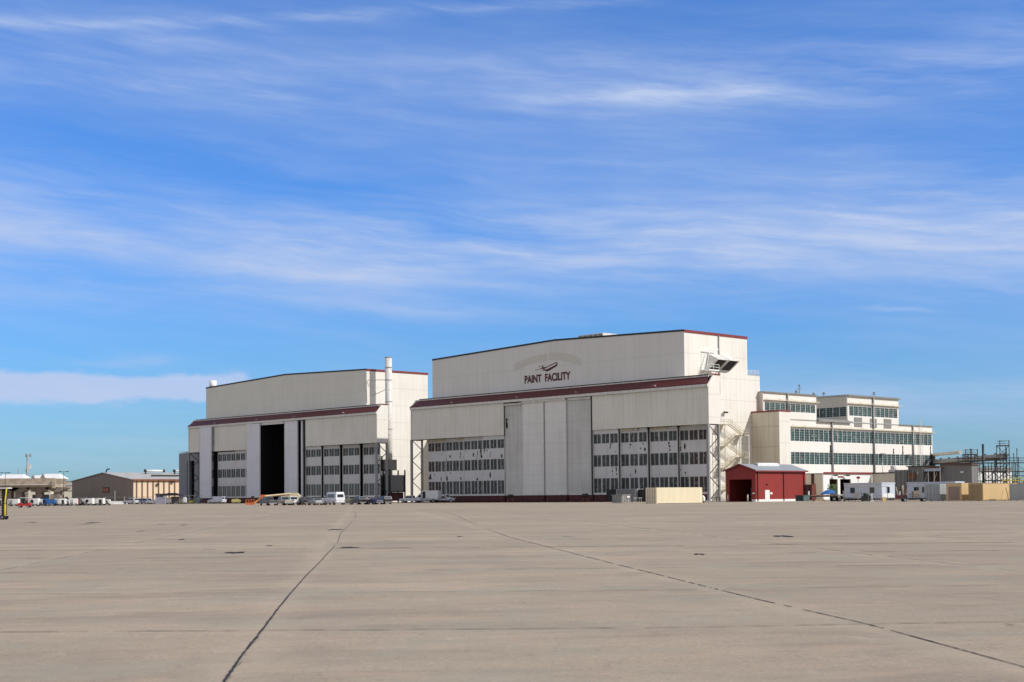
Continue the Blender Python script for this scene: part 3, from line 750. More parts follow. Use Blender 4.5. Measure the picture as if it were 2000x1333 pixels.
# ================================================================== OFFICE WING
OF = thing('office_wing', 'long white stepped office wing with bands of teal windows, far right', 'building', W(8.4, 30.5), ROT)
ox = 0  # outer wall plane at local x=0, building behind at x<0; local y from 0 to 74
LEN = 73.9
BANDS = [(10.0, LEN - .3, 8.4, 2.95), (10.0, LEN - .3, 13.85, 2.95)]
def wallband(mb, y0, y1, z0, z1, x=0, t=.3): mb.box(x - t, x, y0, y1, z0, z1)
m = MB()
wallband(m, 1, LEN, 0, 8.4); wallband(m, 1, LEN, 11.35, 13.85); wallband(m, 1, LEN, 16.8, 18.9)
for z in (8.4, 13.85): wallband(m, 1, 10.0, z, z + 2.95); wallband(m, LEN - .3, LEN, z, z + 2.95)
wallband(m, 0, 21.1, 18.9, 20.7); wallband(m, 0, 21.1, 22.75, 24.95); wallband(m, 0, .5, 20.7, 22.75); wallband(m, 20.6, 21.1, 20.7, 22.75)
wallband(m, 34.3, 57.6, 18.9, 20.6); wallband(m, 34.3, 57.6, 23.1, 25.5); wallband(m, 34.3, 35.0, 20.6, 23.1); wallband(m, 57.0, 57.6, 20.6, 23.1)
m.box(-40, -.3, LEN - .3, LEN, 0, 18.9); m.box(-30, -.3, 57.3, 57.6, 18.9, 25.5); m.box(-12, -.3, 20.8, 21.1, 18.9, 24.9)
m.build('wall', M['office'], OF)
m = MB()
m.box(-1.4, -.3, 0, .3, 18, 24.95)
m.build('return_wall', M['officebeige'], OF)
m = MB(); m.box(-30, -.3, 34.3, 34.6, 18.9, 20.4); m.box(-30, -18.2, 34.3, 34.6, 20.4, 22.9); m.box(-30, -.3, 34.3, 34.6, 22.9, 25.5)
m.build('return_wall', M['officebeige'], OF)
m = MB()
m.box(-40, .15, 1, LEN + .1, 18.9, 19.1); m.box(-12, .25, -.1, 21.2, 24.95, 25.2); m.box(-30.2, .35, 34.1, 57.8, 25.5, 25.85)
m.build('roof', M['roof'], OF)
m = MB(); m.box(.15, .3, 57.6, LEN + .1, 18.85, 19.1); m.box(.25, .38, -.1, 21.2, 24.92, 25.18); m.box(.35, .5, 34.1, 57.8, 25.45, 25.85); m.box(-8, .5, 21.1, 34.4, 19.1, 19.35); m.build('roof_edge', M['shade'], OF)
m = MB(); m.box(.0, .75, 21.2, 35.5, 18.8, 19.2); m.box(-10, .2, 21.1, 34.3, 19.36, 19.5); m.build('gutter', M['steel'], OF)
def office_proto(wd, ht):
    m = MB(); m.face([(-.16, 0, 0), (-.16, wd, 0), (-.16, wd, ht), (-.16, 0, ht)]); m.mats(1)
    m.box(-.2, -.03, 0, .12, 0, ht); m.mats(2); m.box(-.18, -.11, wd / 2 - .02, wd / 2 + .02, 0, ht)
    for k in range(1, 5): m.box(-.18, -.11, .12, wd, ht * k / 5 - .022, ht * k / 5 + .022)
    m.mats(1); m.box(-.2, -.03, .12, wd, 0, .08); m.box(-.2, -.03, .12, wd, ht - .08, ht)
    o = m.build('window', [M['glassteal'], M['mullw'], M['mull']]); me = o.data; bpy.data.objects.remove(o); return me
UW = 1.98
pm = office_proto(UW, 2.95); ps = office_proto(UW, 2.05); ps2 = office_proto(UW, 2.5)
n = 0
for y0, y1, z, h in BANDS:
    k = int((y1 - y0) / UW); s_ = (y1 - y0) / (k * UW)
    for i in range(k):
        o = bpy.data.objects.new('window', pm); col.objects.link(o); o.parent = OF; o.location = (0, y0 + i * UW * s_, z); o.scale = (1, s_, 1)
for y0, y1, z, me in ((.5, 20.6, 20.7, ps), (35.0, 57.0, 20.6, ps2)):
    k = int((y1 - y0) / UW); s_ = (y1 - y0) / (k * UW)
    for i in range(k):
        o = bpy.data.objects.new('window', me); col.objects.link(o); o.parent = OF; o.location = (0, y0 + i * UW * s_, z); o.scale = (1, s_, 1)
for i in range(9):   # windows in the shaded return wall of the right penthouse
    o = bpy.data.objects.new('window', ps2); col.objects.link(o); o.parent = OF; o.location = (-.3 - i * 1.98 - 0, 34.45, 20.4); o.rotation_euler = (0, 0, R(90)); 
    o.location.y = 34.3
    o.rotation_euler = (0, 0, R(90)); o.scale = (-1, 1, 1)
# horizontal shade rails (thin canopies) above each window band
m = MB()
for y0, y1, z in ((10.2, LEN + 1.2, 17.25), (.3, 21.9, 23.2), (34.1, 59.0, 23.6)):
    m.box(0, .55, y0, y1, z, z + .10); m.tube((.55, y0, z + .25), (.55, y1, z + .25), .05, 5)
    y = y0 + 1
    while y < y1: m.beam((0, y, z + .6), (.55, y, z + .25), .05); y += 4.9
m.build('sunshade', M['stair'], OF)
for y, z0, z1 in ((27.2, 1, 18.9), (45.5, 5, 25.6), (64.0, 6, 19), (9.2, 20.6, 25.0)):
    m = MB(); m.tube((.28, y, z0), (.28, y, z1), .23, 8); m.build('downpipe', M['steel'], OF)
for y0, y1, z0, z1 in ((37.1, 40.6, 17.9, 20.3), (44.2, 47.2, 17.9, 20.2), (50.5, 54.0, 17.9, 20.3)): m = MB(); m.box(.003, .08, y0, y1, z0, z1); m.build('louver', M['shade'], OF)
for y, z0, z1 in ((26.3, 11.3, 13.2), (54.5, 11.4, 12.8), (58.9, 11.3, 13.6), (72.6, 11.2, 13.7)):
    m = MB(); yy = y; m.face([(.006, yy, z0), (.006, yy + .7, z0 + .1), (.006, yy + .55, z0 + (z1 - z0) * .6), (.006, yy + .65, z1), (.006, yy + .1, z1 - .1), (.006, yy + .15, z0 + (z1 - z0) * .5)]); m.build('torn_hole', M['dark'], OF)
m = MB()   # roof ladder, far end
for y in (67.0, 67.9): m.tube((.5, y, 7.5), (.5, y, 21.2), .05, 5)
for k in range(44): m.tube((.5, 67, 7.6 + k * .3), (.5, 67.9, 7.6 + k * .3), .025, 4)
m.build('ladder', M['trim'], OF)
for y, z in ((48.5, 11.1), (61, 11.0)):
    m = MB(); m.box(0, .9, y, y + 1.2, z, z + .35); m.build('floodlight', M['shade'], OF)
for i, (x_, y, z, h) in enumerate(((-3, 18.5, 25.2, 2.6), (-5, 20, 25.2, 1.4), (-9, 33, 25.6, 1.2), (-8, 36, 25.8, 1.2), (-3, 51, 25.8, 1.6))):
    m = MB(); m.tube((x_, y, z), (x_, y, z + h), .12, 6); m.box(x_ - .3, x_ + .3, y - .1, y + .1, z + h - .4, z + h - .1); m.tube((x_ - .7, y, z + h * .6), (x_ + .7, y, z + h * .6), .05, 5); m.build('antenna', M['steel'], OF)

# low white service building with two bays
LB = thing('service_building', 'low white block with two open brown bays and red roof edge', 'building', W(2, 44.6), ROT)
m = MB()
m.box(-.3, 0, 0, 2.5, 0, 6.1); m.box(-.3, 0, 5.9, 6.9, 0, 6.1); m.box(-.3, 0, 11.4, 20.4, 0, 6.1); m.box(-.3, 0, 2.5, 5.9, 4.8, 6.1); m.box(-.3, 0, 6.9, 11.4, 4.8, 6.1)
m.build('wall', M['whitep'], LB)
m = MB(); m.box(-8.5, -.3, 0, .3, 0, 6.0); m.build('wall', M['officebeige'], LB)
m = MB(); m.box(-6.3, -.35, 19.8, 20.1, 0, 6); m.box(-5.5, -5.2, .3, 20, 0, 6.0); m.box(-5.2, -.35, 6.2, 6.5, 0, 6); m.build('bay_interior', plain('bay_brown', (.10, .07, .035), .8), LB)
m = MB(); m.box(-8.6, .1, -.1, 20.6, 6.1, 6.22); m.build('roof', M['roof'], LB)
m = MB(); m.box(.1, .25, -.1, 20.6, 6.0, 6.45); m.build('roof_edge', M['redtrim'], LB)
m = MB(); m.box(-3.2, -2.6, -.25, -.01, 0, 6.0); m.build('downpipe', M['base'], LB)
m = MB(); m.box(.003, .06, 6.0, 8.2, 5.15, 5.5); m.build('sign', M['redtrim'], LB)
for y in (3.5, 8.5):
    m = MB(); m.beam((0, y, 5.6), (.9, y + .2, 5.75), .1); m.box(.7, 1.1, y - .1, y + .9, 5.5, 5.8); m.build('wall_lamp', M['black'], LB)
LB2 = thing('beige_outbuilding', 'low beige flat-roofed block behind the white trailer', 'building', W(-5, 65.1), ROT)
m = MB(); m.box(-6.9, 0, 0, 14, 0, 6.15); m.build('wall', M['officebeige'], LB2)
m = MB(); m.box(-7.0, .1, -.15, 14, 6.15, 6.4); m.build('roof_edge', M['blacktrim'], LB2)
m = MB(); m.tube((-2, 2, 6.4), (-2, 2, 8.0), .9, 12); m.box(-3, -1, 1, 3, 6.4, 7); m.tube((-4.6, 1, 6.4), (-4.6, 1, 8.9), .08, 5); m.build('roof_vent', M['trim'], LB2)

# ================================================================== RED SHED
RS = thing('red_shed', 'small gabled red metal shed with open front and white door', 'shed', W(-23, -14.4), ROT)
# local x: 0 at right corner, negative toward left ; y 0..16.4
m = MB(); w_ = 7.2; L_ = 16.4; H = 6.0; HR = 7.15
m.prism([(-w_, 0), (-6.35, 0), (-6.35, 4.35), (-.9, 4.35), (-.9, 0), (0, 0), (0, H), (-w_ / 2, HR), (-w_, H)], 0, .18, 'y')
m.box(-.15, 0, .18, L_, .45, H); m.box(-w_, -w_ + .15, .18, L_, 0, H); m.prism([(-w_, 0), (0, 0), (0, H), (-w_ / 2, HR), (-w_, H)], L_ - .2, L_, 'y')
m.build('wall', M['redsid'], RS)
m = MB(); m.box(-.15, .04, .0, L_, 0, .45); m.box(-.88, .04, -.04, -.003, 0, .45); m.build('plinth', M['whitep'], RS)
m = MB()
for sx in (-1, 1):
    a, b = -w_ / 2, -w_ / 2 + sx * (w_ / 2 + .35); za, zb = HR + .1, H - .12 + .1
    m.hexa([(a, -.35, za), (b, -.35, zb), (b, L_ + .3, zb), (a, L_ + .3, za), (a, -.35, za + .12), (b, -.35, zb + .12), (b, L_ + .3, zb + .12), (a, L_ + .3, za + .12)])
m.build('roof', M['greyroof'], RS)
m = MB()
for sx in (-1, 1):
    a, b = -w_ / 2, -w_ / 2 + sx * (w_ / 2 + .37); za, zb = HR + .02, H - .12 + .02
    m.hexa([(a, -.42, za), (b, -.42, zb), (b, -.355, zb), (a, -.355, za), (a, -.42, za + .26), (b, -.42, zb + .26), (b, -.355, zb + .26), (a, -.355, za + .26)])
m.box(.36, .5, -.4, L_ + .35, H - .22, H + .02); m.build('roof_edge', M['redtrim'], RS)
for y in (.5, 8.9, 15.6):
    m = MB(); m.box(.01, .16, y, y + .18, .1, H - .15); m.build('downpipe', M['base'], RS)
m = MB(); m.box(.003, .05, 2.95, 4.4, .02, 2.25); m.build('door', M['whitep'], RS)
m = MB(); m.box(.003, .05, 4.6, 5.3, 1.4, 1.8); m.box(-.75, -.2, -.06, -.01, 1.5, 1.75); m.build('notice', M['whitep'], RS)
m = MB(); m.box(.0, .3, 3.4, 3.8, 3.3, 3.45); m.build('wall_lamp', M['black'], RS)
m = MB(); m.tube((-3.0, 4.2, HR + .1), (-3.0, 11.2, HR + .1), .38, 12); m.box(-3.3, -2.5, 4.2, 11.2, HR - .2, HR + .28); m.build('ridge_vent', M['whiteroof'], RS)
m = MB(); m.box(-7.0, -.2, .2, 16, .004, .01); m.build('shed_floor', M['floor_in'], RS)
for x_, lb in ((-5.95, 'yellow bollard at the left side of the red shed opening'), (-.85 - .3, 'yellow bollard at the right side of the red shed opening')):
    p = W(-23 - x_, -15.4); m = MB(); m.tube((0, 0, 0), (0, 0, 1.35), .12, 10); m.tube((0, 0, 1.35), (0, 0, 1.43), .12, 10, .05)
    tag(m.build('bollard', M['stair'], None, p), lb, 'bollard', 'bollards by the red shed')
for k, (x_, y_, z_, lb) in enumerate([(-4.6, 5, 0, 'stacked drums inside the dark red shed')]):
    p = W(-23 - x_, -14.4 + y_); t = thing('drum_stack', lb, 'drums', p, ROT)
    for a in range(3):
        for b in range(3): m = MB(); m.tube((a * 1.1, 0, b * .95), (a * 1.1, 0, b * .95 + .9), .32, 12); m.build('drum', M['steel'], t)

# ================================================================== CONTAINERS AND TRAILERS
def container(name, label, u, v, wd, ln, ht, side_m, end_m, doors=True, rollup=False, group='shipping containers on the apron', rot=ROT):
    """corner at right-front, extends to the left (-x) by wd and back (+y) by ln"""
    t = thing(name, label, 'container', W(u, v), rot, group)
    m = MB(); m.box(-wd, 0, 0, ln, .16, ht)
    m.build('shell', M[side_m], t)
    m = MB()
    for x_ in (-wd, -.16):
        for y_ in (-.02, ln - .14): m.box(x_ - .02, x_ + .18, y_, y_ + .16, 0, ht + .02)
    for z_ in (.1, ht - .12):
        m.box(-.14, .02, .14, ln - .14, z_, z_ + .14); m.box(-wd - .02, -wd + .12, .14, ln - .14, z_, z_ + .14); m.box(-wd + .16, -.14, -.02, .1, z_, z_ + .14)
    m.build('frame', M[end_m], t)
    if doors:
        for a in (-wd + .17, -wd / 2 + .02):
            m = MB(); m.box(a, a + wd / 2 - .19, -.05, -.003, .3, ht - .2); d = m.build('door', M[end_m], t)
            m = MB()
            for q in (.3, .75): m.tube((a + q * (wd / 2 - .2), -.09, .25), (a + q * (wd / 2 - .2), -.09, ht - .18), .03, 6)
            m.box(a + .1, a + wd / 2 - .35, -.1, -.06, 1.1, 1.16); m.build('locking_bar', M['steel'], d)
    if rollup:
        m = MB(); m.box(-wd + .4, -.4, -.04, -.003, .2, ht - .55); d = m.build('rollup_door', siding('rollup_slats', (.33, .25, .20), (.27, .20, .16), .4, 20, .14, 0, .4), t)
    # corrugation
    m = MB(); n = int((ln - .4) / .32)
    for i in range(n): y = .2 + i * .32; m.box(.0, .035, y, y + .13, .26, ht - .14)
    m.build('corrugation', M[side_m], t)
    return t
container('shipping_container', 'long cream container standing in front of the right hangar doors', -30.2, -51.6, 2.44, 12.19, 2.75, 'cream', 'cream')
container('shipping_container', 'tan container with brown doors, longest at the right edge', -70.5, -14.9, 2.55, 12.19, 3.0, 'tan', 'brownc')
container('shipping_container', 'tan container with a brown roll-up door between two others', -65.7, -13.2, 2.9, 6.06, 3.05, 'tan', 'tan', doors=False, rollup=True)
container('shipping_container', 'grey container with its double doors facing the apron', -60.6, -11.5, 3.0, 6.06, 2.95, 'greyc', 'greyc')
container('shipping_container', 'pale grey container cut off by the right edge', -84.0, -11.4, 10.5, 2.44, 2.8, 'greyc', 'greyc', doors=False)
t = thing('folded_ladder', 'black poles leaning on the tan container side', 'poles', W(-70.9, -8.5), ROT)
for y0, l in ((0, .6), (1.2, 2.0), (2.5, 1.5)): m = MB(); m.tube((.9, y0, .05), (.1, y0 + l, 2.2), .05, 5); m.build('pole', M['black'], t)

def trailer(label, u, v, wd, ln, ht, win):
    t = thing('office_trailer', label, 'trailer', W(u, v), ROT, 'white office trailers')
    m = MB(); m.box(-wd, 0, 0, ln, .55, ht); m.prism([(-wd - .1, ht), (.1, ht), (.1, ht + .08), (-wd * .0, ht + .2), (-wd - .1, ht + .2)], -.1, ln + .1, 'y')
    m.build('body', M['trailer'], t)
    m = MB(); m.box(-wd + .1, -.1, .1, ln - .1, .2, .55); m.build('chassis', M['black'], t)
    for a in win: m = MB(); m.box(a, a + .95, -.05, -.004, 1.5, 2.5); m.build('window', M['winglass'], t)
    for k in (.35, .5): 
        m = MB(); m.tube((-wd * k, -.03, .38), (-wd * k, .25, .38), .38, 14); m.build('wheel', M['rubber'], t)
    m = MB(); m.box(-wd, 0, -.08, -.004, ht - .35, ht - .15); m.build('trim_rail', M['trim'], t)
    return t
T1 = trailer('white office trailer with a dark window in its sunlit end', -49.75, -12.7, 7.9, 4.3, 3.15, (-6.6, -2.5))
m = MB(); m.box(.003, .06, 1.6, 2.5, 1.5, 2.6); m.build('window', M['winglass'], T1)
m = MB(); m.box(.003, .05, .4, 3.9, .7, 1.35); m.build('hatch', M['whitep'], T1)
T2 = trailer('shaded white office trailer behind the grey container', -60.5, -6.1, 9.6, 3.0, 3.2, (-8.2, -6.6))
PY_SPLIT = 1
# ================================================================== GREY YARD BUILDINGS (right)
ua, ub = U(1748, 30), U(1800, 30)
G1 = thing('grey_tank_block', 'dark grey ribbed metal block rising behind the white trailers', 'building', W(ub, 30), ROT)
wd = ua - ub
m = MB(); m.box(-wd, -wd * .55, 0, 6, 0, 6.3); m.box(-wd * .55, 0, .5, 7, 0, 6.9); m.build('wall', M['greysid2'], G1)
m = MB()
for k in range(6): m.box(-wd + k * wd / 6, -wd + k * wd / 6 + .18, -.15, -.003, 0, 6.3)
m.build('rib', M['shade'], G1)
m = MB(); m.tube((-wd * .35, -.1, 5.0), (-wd * .35, .5, 5.0), .8, 14); m.build('fan', M['rust'], G1)
m = MB(); m.box(-wd * .6, .2, .3, 7.2, 6.9, 7.1); m.build('roof_edge', M['blacktrim'], G1)
ua, ub = U(1801, 31), U(1837, 31); wd = ua - ub
G2 = thing('open_bay', 'open-fronted bay with rusty panels under a pale blue beam', 'building', W(ub, 31), ROT)
m = MB(); m.box(-wd, 0, 3, 3.2, 0, 6.0)
m.build('back_wall', siding('rusty_panels', (.20, .11, .07), (.10, .07, .06), .9, .9, 30, .4, 0, seamcol=(.03, .02, .02)), G2)
m = MB(); m.box(-wd, 0, -.1, .2, 5.9, 6.5); m.build('beam', paint('pale_blue_beam', (.42, .52, .60)), G2)
m = MB(); m.box(-wd - .1, .1, -.2, 3.4, 6.52, 6.7); m.build('roof', M['rust'], G2)
for k in range(4): m = MB(); m.box(-wd + k * (wd - .15) / 3, -wd + k * (wd - .15) / 3 + .14, -.05, .1, 0, 5.9); m.build('post', M['trim'], G2)
m = MB(); m.beam((-wd * .9, 0, 3.4), (-wd * .7, 0, 5.6), .06); m.beam((-wd * .4, 0, 3.4), (-wd * .2, 0, 5.6), .06); m.build('brace', M['trim'], G2)
ua, ub = U(1838, 32), U(1898, 32); wd = ua - ub
G3 = thing('grey_metal_building', 'grey metal building with brown roof edge left of the scaffolding', 'building', W(ub, 32), ROT)
m = MB(); m.prism([(-wd, 0), (0, 0), (0, 7.0), (-wd, 7.3)], 0, 2.5, 'y'); m.build('wall', M['greysid2'], G3)
m = MB(); m.hexa([(-wd - 1, -.3, 7.3), (.2, -.3, 7.0), (.2, 2.5, 7.0), (-wd - 1, 2.5, 7.3), (-wd - 1, -.3, 7.65), (.2, -.3, 7.35), (.2, 2.5, 7.35), (-wd - 1, 2.5, 7.65)]); m.build('roof_edge', plain('brown_edge', (.11, .07, .055), .7), G3)
m = MB(); m.box(-wd * .35, -wd * .25, -.25, -.01, 5.4, 5.8); m.build('wall_lamp', M['trim'], G3)
WB = thing('white_store', 'sunlit white metal building showing through the scaffolding', 'building', at(1903, 310), .5)
m = MB(); m.box(0, 11.5, 0, 8, 0, 6.3); m.build('wall', siding('white_store_siding', (.80, .80, .78), (.6, .6, .58), .5, 1.2, 1.3, .3, .6, seamcol=(.15, .15, .15)), WB)
m = MB(); m.box(-.2, 11.7, -.2, 8.2, 6.3, 6.8); m.build('roof', M['greysid2'], WB)

# pipe bridge leaving the far end of the office wing
PB = thing('pipe_bridge', 'grey pipe bridge running right from the office wing over the yard', 'pipe bridge', W(8.4, 104.5), 0)
b0 = W(8.4, 104.5); tgt = at(1965, 322) - Vector((b0.x, b0.y, 0)); tx, ty = tgt.x, tgt.y
m = MB(); m.tube((0, 0, 9.6), (tx, ty, 9.6), .55, 12); m.build('pipe', M['steel'], PB)
m = MB(); m.tube((0, .5, 11.4), (tx * .42, ty * .42, 11.4), .45, 10); m.build('pipe', M['trim'], PB)
m = MB()
for k in range(9):
    q = k / 8.; m.box(tx * q - .2, tx * q + .2, ty * q - .2, ty * q + .2, 0 if k in (1, 4, 7) else 8.9, 10.4)
m.box(-.5, .5, -.5, .5, 6, 11.6)
for z in (8.9,): m.beam((0, .7, z), (tx, ty + .7, z), .3); m.beam((0, -.7, z), (tx, ty - .7, z), .3)
m.build('support_frame', M['darksteel'], PB)

def scaffold(label, x0px, x1px, Y, levels, bay=2.3, depth=2, lift=1.9, tops=None, seed=1, mat='darksteel'):
    rnd = random.Random(seed)
    a = at(x0px, Y); b = at(x1px, Y); n = max(1, round((b.x - a.x) / bay)); w = (b.x - a.x) / n
    t = thing('scaffold', label, 'scaffolding', a, 0, 'scaffold towers behind the containers'); mat = 'scaftube'
    st = MB(); led = MB(); br = MB(); dk = MB()
    for i in range(n + 1):
        for j in range(depth + 1):
            H_ = tops[min(i, len(tops) - 1)] * lift + (1.0 if j == 0 else 0)
            st.tube((i * w, j * 2.0, 0), (i * w, j * 2.0, H_), .085, 5)
            st.tube((i * w, j * 2.0, H_ - .12), (i * w, j * 2.0, H_ + .1), .13, 6)
    for i in range(n):
        top = min(tops[min(i, len(tops) - 1)], tops[min(i + 1, len(tops) - 1)])
        for k in range(1, top + 1):
            for j in range(depth + 1):
                led.tube((i * w, j * 2, k * lift), ((i + 1) * w, j * 2, k * lift), .08, 5)
                if k == top: led.tube((i * w, j * 2, k * lift + 1), ((i + 1) * w, j * 2, k * lift + 1), .045, 5); led.tube((i * w, j * 2, k * lift + .5), ((i + 1) * w, j * 2, k * lift + .5), .03, 5)
            for j in range(depth): led.tube((i * w, j * 2, k * lift), (i * w, (j + 1) * 2, k * lift), .05, 5)
            if rnd.random() < .75: br.tube((i * w, 0, (k - 1) * lift), ((i + 1) * w, 0, k * lift), .06, 5)
            if rnd.random() < .4: br.tube((i * w, 2, k * lift), ((i + 1) * w, 2, (k - 1) * lift), .06, 5)
            if rnd.random() < .5: dk = MB(); dk.box(i * w, (i + 1) * w, .1, 1.9, k * lift + .05, k * lift + .16); dk.build('deck', M['conc_dark'], t)
    st.build('standard', M[mat], t); led.build('ledger', M[mat], t)
    if br.v: br.build('brace', M[mat], t)
    return t
scaffold('widest dark tube scaffold over the grey metal building', 1873, 1990, 298, 5, tops=[4, 5, 4, 4, 5, 4, 4, 4, 4], seed=3)
scaffold('scaffold tower whose guard rail stands above the pipe bridge', 1887, 1910, 303, 5, bay=1.3, tops=[5, 5, 5], depth=1, seed=4)
scaffold('tallest slim scaffold tower near the right edge', 1954, 1972, 296, 6, bay=2.0, tops=[6, 6], depth=1, seed=5, lift=1.85)
scaffold('scaffold run cut off by the right edge', 1987, 2012, 300, 5, bay=2.4, tops=[5, 4, 4], depth=1, seed=6)
scaffold('low scaffold bays just behind the tan container', 1925, 2005, 292, 3, bay=2.0, tops=[3, 3, 3, 2], depth=1, seed=8)
m = MB(); m.tube((0, 0, 0), (0, 0, 11.4), .24, 10); tag(m.build('vent_pipe', M['black'], None, at(1921, 294)), 'thick black upright pipe rising through the scaffolding', 'pipe')
t = thing('stair_truck', 'yellow-railed work platform behind the pale grey container', 'work platform', at(1958, 285), 0)
m = MB(); m.box(0, 5.2, 0, 1.5, 3.1, 3.25); m.build('deck', M['rust'], t)
m = MB()
for x_ in (0, 1.3, 2.6, 3.9, 5.2): m.tube((x_, 0, 0), (x_, 0, 4.2), .07, 6)
for z in (3.7, 4.2): m.path([(0, 0, z), (5.2, 0, z)], .06)
m.build('guard_rail', M['yellow'], t)

# ================================================================== VEHICLES
def wheelset(t, xs, half, r, wid=.22):
    for x_ in xs:
        for s in (-1, 1):
            m = MB(); m.tube((x_, s * half, r), (x_, s * (half - wid), r), r, 18)
            m.mats(1); m.tube((x_, s * (half + .012), r), (x_, s * (half - .03), r), r * .58, 14)
            m.build('wheel', [M['rubber'], M['rim']], t)
def vehicle(name, label, cat, kind, colr, p, head, group=None, rough=.28):
    rot = math.atan2(head[1], head[0])
    t = thing(name, label, cat, p, rot, group)
    pm_ = paint(name + '_paint', colr, rough)
    S_ = dict(
        sedan=dict(L=4.7, w=.90, low=[(-2.35, .32), (-2.38, .78), (-2.25, .98), (-1.45, 1.0), (1.0, .98), (2.0, .84), (2.33, .68), (2.36, .34)], cab=[(-1.75, .98), (-1.0, 1.42), (.15, 1.44), (1.05, .98)], wh=(-1.38, 1.42), r=.33),
        suv=dict(L=4.8, w=.95, low=[(-2.4, .36), (-2.42, 1.05), (-2.3, 1.12), (1.0, 1.12), (2.1, 1.02), (2.4, .8), (2.42, .38)], cab=[(-2.3, 1.1), (-2.05, 1.72), (.2, 1.76), (1.05, 1.1)], wh=(-1.4, 1.45), r=.38),
        pickup=dict(L=5.7, w=.98, low=[(-2.85, .55), (-2.85, 1.12), (1.2, 1.14), (2.55, 1.08), (2.8, .9), (2.85, .45)], cab=[(-.85, 1.12), (-.65, 1.82), (.85, 1.86), (1.55, 1.12)], wh=(-1.75, 1.85), r=.4),
        van=dict(L=5.5, w=1.0, low=[(-2.75, .4), (-2.78, 1.15), (1.5, 1.15), (2.45, 1.02), (2.72, .75), (2.75, .42)], cab=[(-2.76, 1.13), (-2.68, 2.05), (1.0, 2.08), (1.75, 1.13)], wh=(-1.65, 1.75), r=.38),
        bus=dict(L=6.6, w=1.05, low=[(-3.3, .4), (-3.32, 1.3), (2.2, 1.3), (3.05, 1.12), (3.3, .8), (3.32, .42)], cab=[(-3.32, 1.28), (-3.2, 2.5), (-3.0, 2.68), (1.5, 2.7), (1.85, 2.5), (2.55, 1.28)], wh=(-2.1, 2.2), r=.4),
        truck=dict(L=7.2, w=1.05, low=[(-3.6, .7), (-3.6, .95), (1.2, .95), (1.2, 1.25), (2.9, 1.2), (3.2, 1.0), (3.3, .5)], cab=[(.95, 1.2), (1.0, 2.05), (1.2, 2.12), (1.75, 2.1), (2.3, 1.2)], wh=(-2.2, 2.35), r=.46),
    )[kind]
    w_ = S_['w']
    m = MB(); m.prism(S_['low'], -w_, w_, 'y')
    # cabin as a loft: narrower at the top
    cb = S_['cab']; n = len(cb); zt = max(z for _, z in cb); zb = min(z for _, z in cb); b = len(m.v)
    def ww(z): return w_ * (.98 - .16 * (z - zb) / (zt - zb))
    for s in (-1, 1):
        for x_, z in cb: m.v.append((x_, s * ww(z), z))
    m.f.append([b + i for i in range(n)]); m.f.append([b + n + i for i in range(n)][::-1]); m.m += [0, 0]; m.sm += [False, False]
    for i in range(n):
        j = (i + 1) % n; m.f.append([b + i, b + j, b + n + j, b + n + i]); m.m.append(0); m.sm.append(False)
    body = m.build('body', pm_, t)
    bv = body.modifiers.new('bevel', 'BEVEL'); bv.width = .05; bv.segments = 2; bv.limit_method = 'ANGLE'; bv.angle_limit = R(25)
    # windows proud of the cabin by 8 mm
    def sidewin(xa0, xa1, xt0, xt1, z0, z1):
        for s in (-1, 1):
            y0, y1 = s * (ww(z0) + .012), s * (ww(z1) + .012)
            k = MB(); k.face([(xa0, y0, z0), (xa1, y0, z0), (xt1, y1, z1), (xt0, y1, z1)]); k.build('window', M['winglass'], t)
    def crosswin(p0, p1, f0=.12, f1=.88):
        (xa, za), (xb, zb_) = p0, p1; dxn, dzn = (zb_ - za), -(xb - xa); l = math.hypot(dxn, dzn) or 1; sg = 1 if (xa + xb) / 2 > 0 else -1
        ox_, oz_ = abs(dxn) / l * .014 * sg, abs(dzn) / l * .014
        a0 = (xa + (xb - xa) * f0 + ox_, za + (zb_ - za) * f0 + oz_); a1 = (xa + (xb - xa) * f1 + ox_, za + (zb_ - za) * f1 + oz_)
        k = MB(); k.face([(a0[0], -ww(a0[1]) * .9, a0[1]), (a0[0], ww(a0[1]) * .9, a0[1]), (a1[0], ww(a1[1]) * .88, a1[1]), (a1[0], -ww(a1[1]) * .88, a1[1])]); k.build('window', M['winglass'], t)
    if kind == 'van':
        sidewin(.85, 1.55, .85, 1.05, 1.25, 1.9); crosswin(cb[3], cb[2]);
        for s in (-.5, .5):
            k = MB(); k.face([(-2.79, s - .36, 1.35), (-2.79, s + .36, 1.35), (-2.74, s + .33, 1.9), (-2.74, s - .33, 1.9)]); k.build('window', M['winglass'], t)
    elif kind == 'bus':
        sidewin(-2.4, 1.2, -2.4, 1.2, 1.5, 2.25); sidewin(1.4, 2.3, 1.4, 1.85, 1.45, 2.2); crosswin(cb[5], cb[4])
        k = MB(); k.face([(-3.33, -.7, 1.6), (-3.33, .7, 1.6), (-3.24, .66, 2.2), (-3.24, -.66, 2.2)]); k.build('window', M['winglass'], t)
    elif kind == 'truck':
        sidewin(1.15, 2.1, 1.15, 1.8, 1.35, 1.95); crosswin(cb[4], cb[3])
    elif kind == 'pickup':
        sidewin(-.65, .3, -.55, .3, 1.22, 1.72); sidewin(.38, 1.3, .38, .85, 1.22, 1.72); crosswin(cb[3], cb[2]); crosswin(cb[0], cb[1])
        k = MB(); k.box(-2.72, -.95, -w_ + .12, w_ - .12, 1.125, 1.15); k.build('bed_liner', M['black'], t)
    else:
        x0, x3 = cb[0][0], cb[3][0]; z0, z1 = zb + .1, zt - .1
        sidewin(x0 + .45, -.35, x0 + .72, -.35, z0, z1); sidewin(-.25, x3 - .25, -.25, x3 - .75, z0, z1); crosswin(cb[3], cb[2]); crosswin(cb[0], cb[1])
